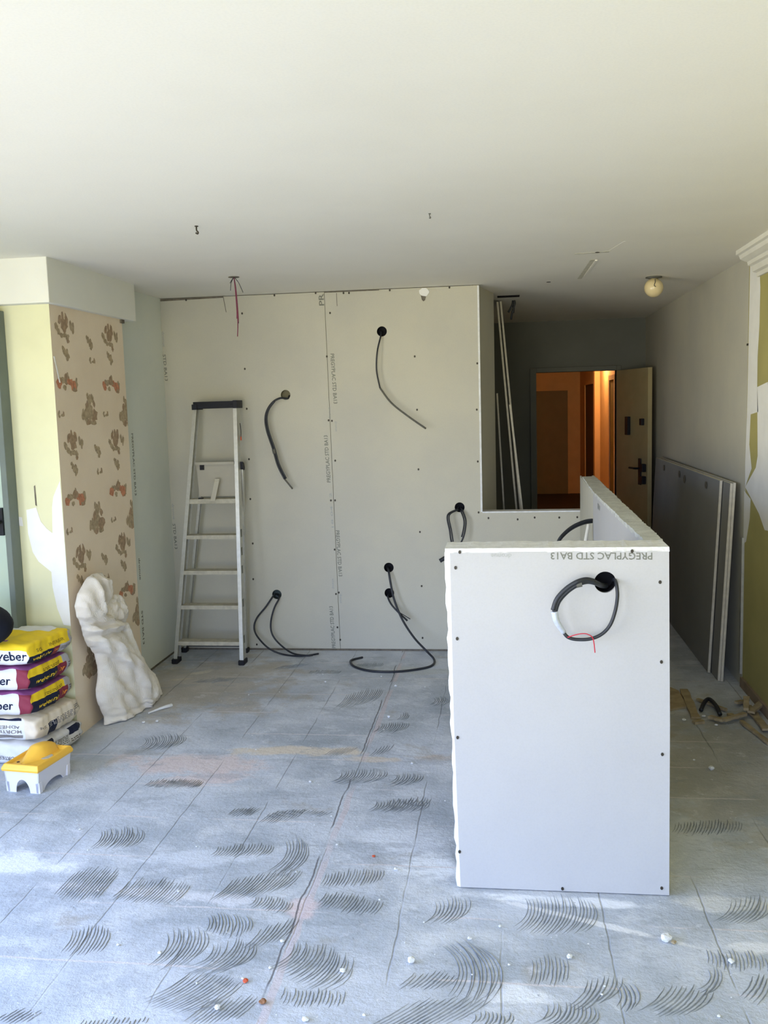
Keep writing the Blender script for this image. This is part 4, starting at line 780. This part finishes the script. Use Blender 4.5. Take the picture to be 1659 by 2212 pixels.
# ------------------------------------------------------------------ woven rubble sack slumped against the pillar
q = NB('woven_sack'); wv = q.n('ShaderNodeTexWave'); wv.inputs['Scale'].default_value = 90; wv.inputs['Distortion'].default_value = .4; q.put(wv.inputs['Vector'], q.P)
q.put(q.b.inputs['Base Color'], q.mix(q.ramp(q.noise(7, 5, .6), .35, .7), lin(236, 228, 212), lin(248, 244, 234))); q.b.inputs['Roughness'].default_value = .7
q.bump(q.math('ADD', q.math('MULTIPLY', wv.outputs['Fac'], .25), q.noise(16, 5, .6)), .35, .012); q.b.inputs['Subsurface Weight'].default_value = 0.0
M_sack = q.m
from mathutils import noise as mn
def pdist(p, L):
    """distance to polyline and side (positive above/right of travel)"""
    best = (1e9, 0)
    for a, b in zip(L, L[1:]):
        ax_, ay = a; bx_, by = b; dx_, dy_ = bx_-ax_, by-ay; l2 = dx_*dx_+dy_*dy_
        t = max(0, min(1, ((p[0]-ax_)*dx_+(p[1]-ay)*dy_)/l2)); d = math.hypot(p[0]-ax_-t*dx_, p[1]-ay-t*dy_)
        if d < best[0]: best = (d, 1 if (p[0]-ax_)*dy_-(p[1]-ay)*dx_ > 0 else -1)
    return best
# folds: (polyline over the sack face, depth in metres, width, kind)  g = groove/ridge, s = overhanging step
FOLDS = [([(790, 190), (815, 320), (850, 480)], -.055, 36, 'g'), ([(760, 180), (770, 330), (800, 470)], .016, 26, 'g'), ([(870, 190), (890, 300), (870, 400)], .020, 24, 'g'),
         ([(690, 650), (820, 620), (960, 585)], .020, 18, 'g'), ([(710, 700), (850, 670), (1010, 640)], -.020, 22, 'g'), ([(690, 560), (780, 590), (880, 580)], -.016, 20, 'g'),
         ([(720, 760), (860, 850), (1040, 960), (1110, 1100), (1150, 1220)], .040, 30, 's'), ([(900, 520), (980, 560), (1060, 555)], -.026, 20, 'g'), ([(905, 420), (930, 480), (900, 540)], -.020, 18, 'g'),
         ([(1150, 800), (1190, 950), (1170, 1200)], -.018, 20, 'g'), ([(1180, 780), (1240, 960), (1235, 1180)], .014, 22, 'g'), ([(1250, 1000), (1270, 1150), (1230, 1290)], -.012, 16, 'g'), ([(990, 640), (1050, 780), (1120, 900)], -.016, 22, 'g'),
         ([(880, 1050), (930, 1180), (960, 1330)], .014, 40, 'g'), ([(850, 1000), (980, 1080), (1090, 1230)], -.010, 26, 'g'), ([(870, 720), (960, 800), (1080, 920)], .012, 20, 'g'), ([(900, 1400), (1000, 1330), (1200, 1240)], -.010, 22, 'g')]
V = []; Fc = []; NR, NS = 120, 64; nrm = Vector((.91, -.40, .08)).normalized()
def rowat(t):
    f = t*(len(SACK_ROWS)-1); i = min(int(f), len(SACK_ROWS)-2); f -= i; f = f
    return [a+(b-a)*f for a, b in zip(SACK_ROWS[i], SACK_ROWS[i+1])]
for i in range(NR+1):
    t = i/NR; r = rowat(t); A = Vector(r[:3]); B_ = Vector(r[3:6]); wd = (B_-A).length
    for j in range(NS):
        front = j <= NS//2
        u = j/(NS/2) if front else (NS-j)/(NS/2)
        u = .5-.5*math.cos(math.pi*u)
        p = A+(B_-A)*u; q_ = (r[6]+(r[8]-r[6])*u, r[7]+(r[9]-r[7])*u)
        prof_ = (4*u*(1-u))**.55; end = min(1, t/.06+.15)*min(1, (1-t)/.10+.12)
        th = min(.085, wd*.42)*prof_*end
        if front:
            d = 0.0
            for L, dep, wid, kd in FOLDS:
                ds, sd = pdist(q_, L)
                if kd == 'g': d += 1.5*dep*math.exp(-(ds/(wid*.75))**2)
                elif ds < 160: d += 1.2*dep*(1/(1+math.exp(-sd*ds/5.0)))*max(0, 1-ds/200)
            nv = Vector((q_[0]*.010-q_[1]*.004, q_[1]*.0028+q_[0]*.001, 3.1)); w1 = (abs(mn.noise(nv))-.2)
            nv2 = Vector((q_[0]*.030-q_[1]*.008, q_[1]*.009, 7.7)); w2 = abs(mn.noise(nv2))-.2
            d += (-.052*w1-.015*w2)
            p = p+nrm*(th+d*prof_**.8*end)
        else:
            p = p-nrm*th*.30
        jag = .006*mn.noise(Vector((q_[0]*.03, q_[1]*.03, 1.0)))
        p = p+Vector((0, jag, jag)); p.x = max(p.x, -2.2195); p.z = max(p.z, .004)
        V.append(p)
for i in range(NR):
    for j in range(NS): Fc.append((i*NS+j, (i+1)*NS+j, (i+1)*NS+(j+1) % NS, i*NS+(j+1) % NS))
Fc += [tuple(range(NS)), tuple(reversed([NR*NS+j for j in range(NS)]))]
sk = thing('rubble_sack', 'crumpled off-white woven sack slumped against the wallpapered pillar', 'sack', (0, 0, 0))
obj('sack_body', V, Fc, M_sack, sk, smooth=True)
# bunched flap at the right of the mouth
FY, FZ = FLAP_C
v, f = blob(0, 0, 0, .050, .125, .085, 8, 0, 60, 40, .10)
vv = []
for a, b, c in v:
    n_ = abs(mn.noise(Vector((b*22+c*8, c*16, a*14+2))))-.2; n2 = abs(mn.noise(Vector((b*50, c*34, 5))))-.2
    k = 1-.75*n_-.3*n2-.55*math.exp(-((b+.01)**2+(c-.045)**2)/.0016)*(1 if a > 0 else 0)
    vv.append((max(-2.135+a*k, -2.2195), FY+b*(1-.35*n_)+.12*c, FZ+c*(1-.35*n_)-.15*b))
obj('folded_flap', vv, f, M_sack, sk, smooth=True)

# ------------------------------------------------------------------ grouting tub with yellow lid
tb = thing('grout_tub', 'white footed tub with a bright yellow lid in front of the bag stack', 'tub', (-2.155, 3.73, 0), math.radians(-7))
M_tubw = mat('tub_white', (226, 226, 232), 0.45, 0.03, 4, spec=.5); M_lid = mat('lid_yellow', (250, 196, 70), 0.4, 0.04, 5, spec=.5)
W2, L2, HT = .076, .235, .108
def arch(half, a, h): return [(-half, 0), (-a, 0)]+[(-a*math.cos(math.pi*i/12), h*math.sin(math.pi*i/12)) for i in range(1, 12)]+[(a, 0), (half, 0), (half*1.14, HT), (-half*1.14, HT)]
m = MB()
for y0, y1, s in ((0, .004, 1), (L2-.004, L2, 1)):
    v0 = len(m.v); m.prism(arch(W2, .036, .062), 1, y0, y1)
sp_ = [(.0, 0), (.045, 0)]+[(.045+.07*(1-math.cos(math.pi*i/12)), .032*math.sin(math.pi*i/12)) for i in range(1, 12)]+[(.19, 0), (L2, 0), (L2, HT), (0, HT)]
for sx in (-1, 1):
    v0 = len(m.v); m.prism(sp_, 0, sx*W2-.002, sx*W2+.002)
    for p in m.v[v0:]: p.x *= 1+.14*p.z/HT
m.box(-W2*1.02, W2*1.02, .004, L2-.004, .072, .076)
# feet
for sx in (-1, 1):
    for y in (.012, L2-.012): m.box(sx*W2-.010, sx*W2+.010, y-.012, y+.012, 0, .05)
for p in m.v: p.y -= .006*(p.z/HT) if p.y < L2/2 else -.010*(p.z/HT)
m.build('body', M_tubw, tb, bevel=.002)
m = MB(); e0 = W2*1.14+.006; y0, y1 = -.016, L2+.022
ring = lambda ex, a, b, z: [(-ex, a, z), (ex, a, z), (ex, b, z), (-ex, b, z)]
R_ = [ring(e0, y0, y1, HT-.006), ring(e0+.003, y0-.003, y1+.003, HT+.004), ring(e0-.006, y0+.010, y1-.006, HT+.024), ring(e0-.014, y0+.018, y1-.014, HT+.024), ring(e0-.022, y0+.034, y1-.03, HT+.012)]
vs = [p for r in R_ for p in r]; fs = [(4*i+j, 4*i+(j+1) % 4, 4*i+4+(j+1) % 4, 4*i+4+j) for i in range(4) for j in range(4)]+[(16, 17, 18, 19)]
m.add(vs, fs); LID = m.build('lid', M_lid, tb, bevel=.003)
m = MB(); N = 20; vs = []; fs = []
for i in range(N+1):
    t = i/N; y = y0+.045+(y1-y0-.075)*t; z = HT+.012+.052*math.sin(math.pi*min(1, t*.62+.12))**1.2*(.25+.75*min(1, t*2.0)); hw_ = .010+.012*math.sin(math.pi*t)+.018*t
    xo = -.018+.012*t
    vs += [(xo-hw_*1.7, y, HT+.010), (xo-hw_, y, z-.006), (xo-hw_*.4, y, z), (xo+hw_*.4, y, z), (xo+hw_, y, z-.006), (xo+hw_*1.7, y, HT+.010)]
for i in range(N):
    for k in range(5): fs.append((6*i+k, 6*i+6+k, 6*i+7+k, 6*i+1+k))
fs += [(0, 1, 2, 3, 4, 5), tuple(6*N+5-k for k in range(6))]
m.add(vs, fs); m.build('grip', M_lid, LID, smooth=True)
MB().lathe([(0, .001), (.007, .001), (.007, -.001), (0, -.001)], (-.03, .02, HT+.0255), 12).build('vent_hole', M_darkbrown, LID)
MB().lathe([(0, .001), (.030, .001), (.030, -.001), (0, -.001)], (.038, .13, HT+.0135), 20).build('dusty_pad', M_dusty, LID)

# ------------------------------------------------------------------ plasterboard sheets
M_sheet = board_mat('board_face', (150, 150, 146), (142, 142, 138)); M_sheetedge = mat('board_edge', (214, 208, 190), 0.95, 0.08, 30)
def sheet(name, label, group, near_b, near_t, y0, y1, th, cat='plasterboard'):
    """leaning sheet: edge line near_b..near_t (x,z) swept from y0 to y1"""
    (xb, zb_), (xt, zt_) = near_b, near_t; d = Vector((xt-xb, 0, zt_-zb_)).normalized(); nrm = Vector((d.z, 0, -d.x))*th
    o0 = Vector((xb, y0, zb_)); o1 = Vector((xt, y0, zt_)); dy_ = Vector((0, y1-y0, 0))
    t = thing(name, label, cat, (xb, y0, zb_), 0, group)
    a = MB().add([p-o0 for p in (o0, o1, o1+nrm, o0+nrm, o0+dy_, o1+dy_, o1+nrm+dy_, o0+nrm+dy_)], [(0, 4, 5, 1), (2, 6, 7, 3), (4, 7, 6, 5), (0, 3, 7, 4)]); bo = a.build('board', M_sheet, t)
    e_ = MB(); k = nrm.normalized()*.0008
    e_.add([p-o0 for p in (o0-k, o1-k, o1+nrm+k, o0+nrm+k)]+[p-o0+Vector((0, .006, 0)) for p in (o0-k, o1-k, o1+nrm+k, o0+nrm+k)], [(3, 2, 1, 0), (0, 1, 5, 4), (1, 2, 6, 5), (2, 3, 7, 6), (3, 0, 4, 7), (4, 5, 6, 7)])
    e_.build('cut_edge', M_sheetedge, bo)
    c = MB(); c.add([p-o0 for p in (o1-k, o1-k+dy_, o1+nrm+k+dy_, o1+nrm+k)]+[p-o0+d*.0015 for p in (o1-k, o1-k+dy_, o1+nrm+k+dy_, o1+nrm+k)], [(3, 2, 1, 0), (4, 5, 6, 7), (0, 1, 5, 4), (1, 2, 6, 5), (2, 3, 7, 6), (3, 0, 4, 7)]); c.build('top_edge', M_sheetedge, bo)
    return t
G1 = 'plasterboard sheets leaning on the right wall'
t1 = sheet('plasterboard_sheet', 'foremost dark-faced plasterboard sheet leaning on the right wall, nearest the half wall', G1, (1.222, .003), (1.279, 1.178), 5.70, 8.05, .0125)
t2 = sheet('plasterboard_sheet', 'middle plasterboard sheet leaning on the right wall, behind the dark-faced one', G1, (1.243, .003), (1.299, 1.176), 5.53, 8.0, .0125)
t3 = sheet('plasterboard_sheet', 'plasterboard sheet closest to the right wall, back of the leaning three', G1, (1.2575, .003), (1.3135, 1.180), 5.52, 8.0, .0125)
for y, z, s in ((6.05, 1.12, .012), (6.75, 1.10, .014), (6.95, 1.12, .013), (7.6, 1.12, .012)):
    MB().lathe([(0, -.001), (s*2, -.001), (s*2, .001), (0, .001)], (.0485+(z-1.02)*.05-.0062, y-5.70, z), 10, 0).build('scuff_mark', M_joint, t1)
G2 = 'boards leaning in the dim hall'
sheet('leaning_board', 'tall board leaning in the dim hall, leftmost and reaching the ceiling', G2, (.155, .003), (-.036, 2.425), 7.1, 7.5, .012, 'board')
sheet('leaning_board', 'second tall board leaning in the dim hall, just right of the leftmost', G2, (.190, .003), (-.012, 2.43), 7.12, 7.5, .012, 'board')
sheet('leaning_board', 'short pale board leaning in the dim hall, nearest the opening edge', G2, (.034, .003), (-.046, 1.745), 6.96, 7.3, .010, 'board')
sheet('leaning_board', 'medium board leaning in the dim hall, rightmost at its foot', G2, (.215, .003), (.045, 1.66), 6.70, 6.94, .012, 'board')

# ------------------------------------------------------------------ debris on the floor by the right wall
DL = ['broad grey plaster strip lying at the left end of the right-hand debris', 'thin dusty stick at the back of the debris under the leaning boards', 'bent pale strip in the middle of the debris, left half', 'pale strip slanting up right in the middle of the debris', 'short upright offcut at the right end of the middle strip',
      'long pale batten running from the debris out to the right edge', 'wide dusty strip of the crossed pair at the right of the debris', 'narrower strip lying across the crossed pair', 'small flat strip at the front left of the debris', 'short stick behind the middle of the debris', 'small offcut beside the curved black hose']
DW = [.024, .010, .014, .014, .014, .011, .020, .017, .014, .012, .014]; DZ = [(0, 0), (.001, .006), (.012, .014), (.016, .02), (.044, .064), (.004, .004), (.004, .010), (.034, .028), (0, 0), (.002, .018), (0, .004)]
for (ax_, ay, bx_, by), lb, wd, (za, zb2) in zip([(d[0], d[1], d[3], d[4]) if len(d) == 6 else d for d in DEBRIS], DL, DW, DZ):
    a = Vector((ax_, ay, za+.008)); b = Vector((bx_, by, zb2+.008)); d = (b-a); s_ = Vector((-d.y, d.x, 0)).normalized()*wd
    n = 6; vs = []; fs = []
    for i in range(n+1):
        p = a+d*(i/n); w_ = s_*random.uniform(.8, 1.15); h_ = Vector((0, 0, .007*random.uniform(.8, 1.1)))
        vs += [p-w_-h_, p+w_-h_, p+w_+h_, p-w_+h_]
    for i in range(n):
        for k in range(4): fs.append((4*i+k, 4*i+(k+1) % 4, 4*i+4+(k+1) % 4, 4*i+4+k))
    fs += [(3, 2, 1, 0), tuple(4*n+k for k in range(4))]
    tag(obj('plaster_offcut', vs, fs, M_wood), lb, 'offcut', 'offcuts and laths by the right wall')
tag(MB().tube([(p[0], p[1], .018+.02*math.sin(math.pi*i/4)) for i, p in enumerate(PIPE)], .011, 10).build('black_hose_piece', M_cable, smooth=True), 'short curved piece of black hose among the debris at right', 'hose')
P = [(p[0], p[1]) for p in SLAB]; tag(MB().prism([(max(p[0], .585), p[1]) for p in P], 2, .0005, .012).build('flat_board_scrap', M_wood), 'flat beige scrap of board on the floor right behind the half wall corner', 'scrap')

# ------------------------------------------------------------------ crumbs and fragments
def lump(name, x, y, r, m, seed, sq=.6):
    rr = random.Random(seed); b = bmesh.new(); bmesh.ops.create_icosphere(b, subdivisions=2, radius=r)
    for v in b.verts:
        k = rr.uniform(.72, 1.18); v.co *= k; v.co.z *= sq
    zmin = min(v.co.z for v in b.verts)
    me = bpy.data.meshes.new(name); b.to_mesh(me); b.free(); me.materials.append(m)
    o = bpy.data.objects.new(name, me); C.objects.link(o); o.location = (x, y, -zmin+.0006); o.rotation_euler = (0, 0, rr.uniform(0, 6)); return o
meshes = [lump('plaster_crumb', CRUMBS[i][0], CRUMBS[i][1], .0075, M_gyp, 50+i) for i in range(4)]
for o in meshes: tag(o, 'tiny white plaster crumb loose on the grey combed floor', 'crumb', 'plaster crumbs on the floor')
cr = random.Random(9)
extra = [(cr.uniform(-1.9, .9), cr.uniform(2.25, 5.6)) for _ in range(70)]
extra = [p for p in extra if not (-.26 < p[0] < .66 and p[1] > 2.98) and not (p[0] < -1.6 and p[1] > 3.5)]
for i, p in enumerate(CRUMBS[4:]+extra):
    s_ = meshes[i % 4]; o = s_.copy(); C.objects.link(o); sc = cr.choice((.45, .55, .7, .9, 1.25)) if i < 32 else cr.choice((.3, .4, .5, .7)); o.scale = (sc, sc, sc); o.location = (p[0], p[1], s_.location.z*sc); o.rotation_euler = (0, 0, cr.uniform(0, 6))
tag(lump('terracotta_fragment', -.776, 2.472, .0085, M_orange, 1), 'orange terracotta fragment on the floor at lower left of centre', 'fragment'); tag(lump('terracotta_fragment', -.502, 3.253, .007, M_orange, 2, .5), 'orange terracotta chip on the floor left of the half wall foot', 'fragment')
tag(lump('rust_lump', -.70, 2.381, .011, mat('rusty_brown', (150, 110, 80), .9, .2, 60), 3), 'brown lump on the pink grout line near the bottom edge', 'fragment')
tag(lump('plaster_chunk', .484, 2.787, .017, M_gyp, 4, .7), 'largest white plaster chunk, on the floor in front of the half wall right corner', 'fragment'); tag(lump('beige_chip', .503, 2.775, .008, M_wood, 5), 'small beige chip touching the largest white chunk', 'fragment')
tag(lump('plaster_chunk', -.297, 2.608, .012, M_gyp, 6, .8), 'white plaster chunk on the floor below the centre, alone on dark ridges', 'fragment'); tag(lump('plaster_chunk', .916, 4.172, .014, M_gyp, 7, .7), 'white plaster chunk in the shaded right passage', 'fragment')
tag(MB().tube([(-1.99, 4.80, .006), (-1.955, 4.86, .008), (-1.925, 4.89, .012), (-1.905, 4.93, .008)], lambda u: .005+.006*u, 7).build('plaster_sliver', M_gyp), 'pale sliver of plaster on the floor right of the woven sack', 'fragment')

for i, (x, y, r, lb) in enumerate(((.918, 4.83, .011, 'small white lump at the front left corner of the right-hand debris'), (1.075, 4.86, .016, 'flat white lump among the debris below the curved black hose'), (1.03, 4.89, .010, 'small pale lump just left of the flat white lump in the debris'), (1.065, 4.76, .009, 'small pale lump in front of the bent strip of the debris'), (.86, 5.5, .012, 'pale lump in the dim passage beside the half wall, behind the debris'))):
    tag(lump('plaster_chunk', x, y, r, M_gyp, 20+i, .5), lb, 'fragment', 'plaster lumps in the right-hand debris')
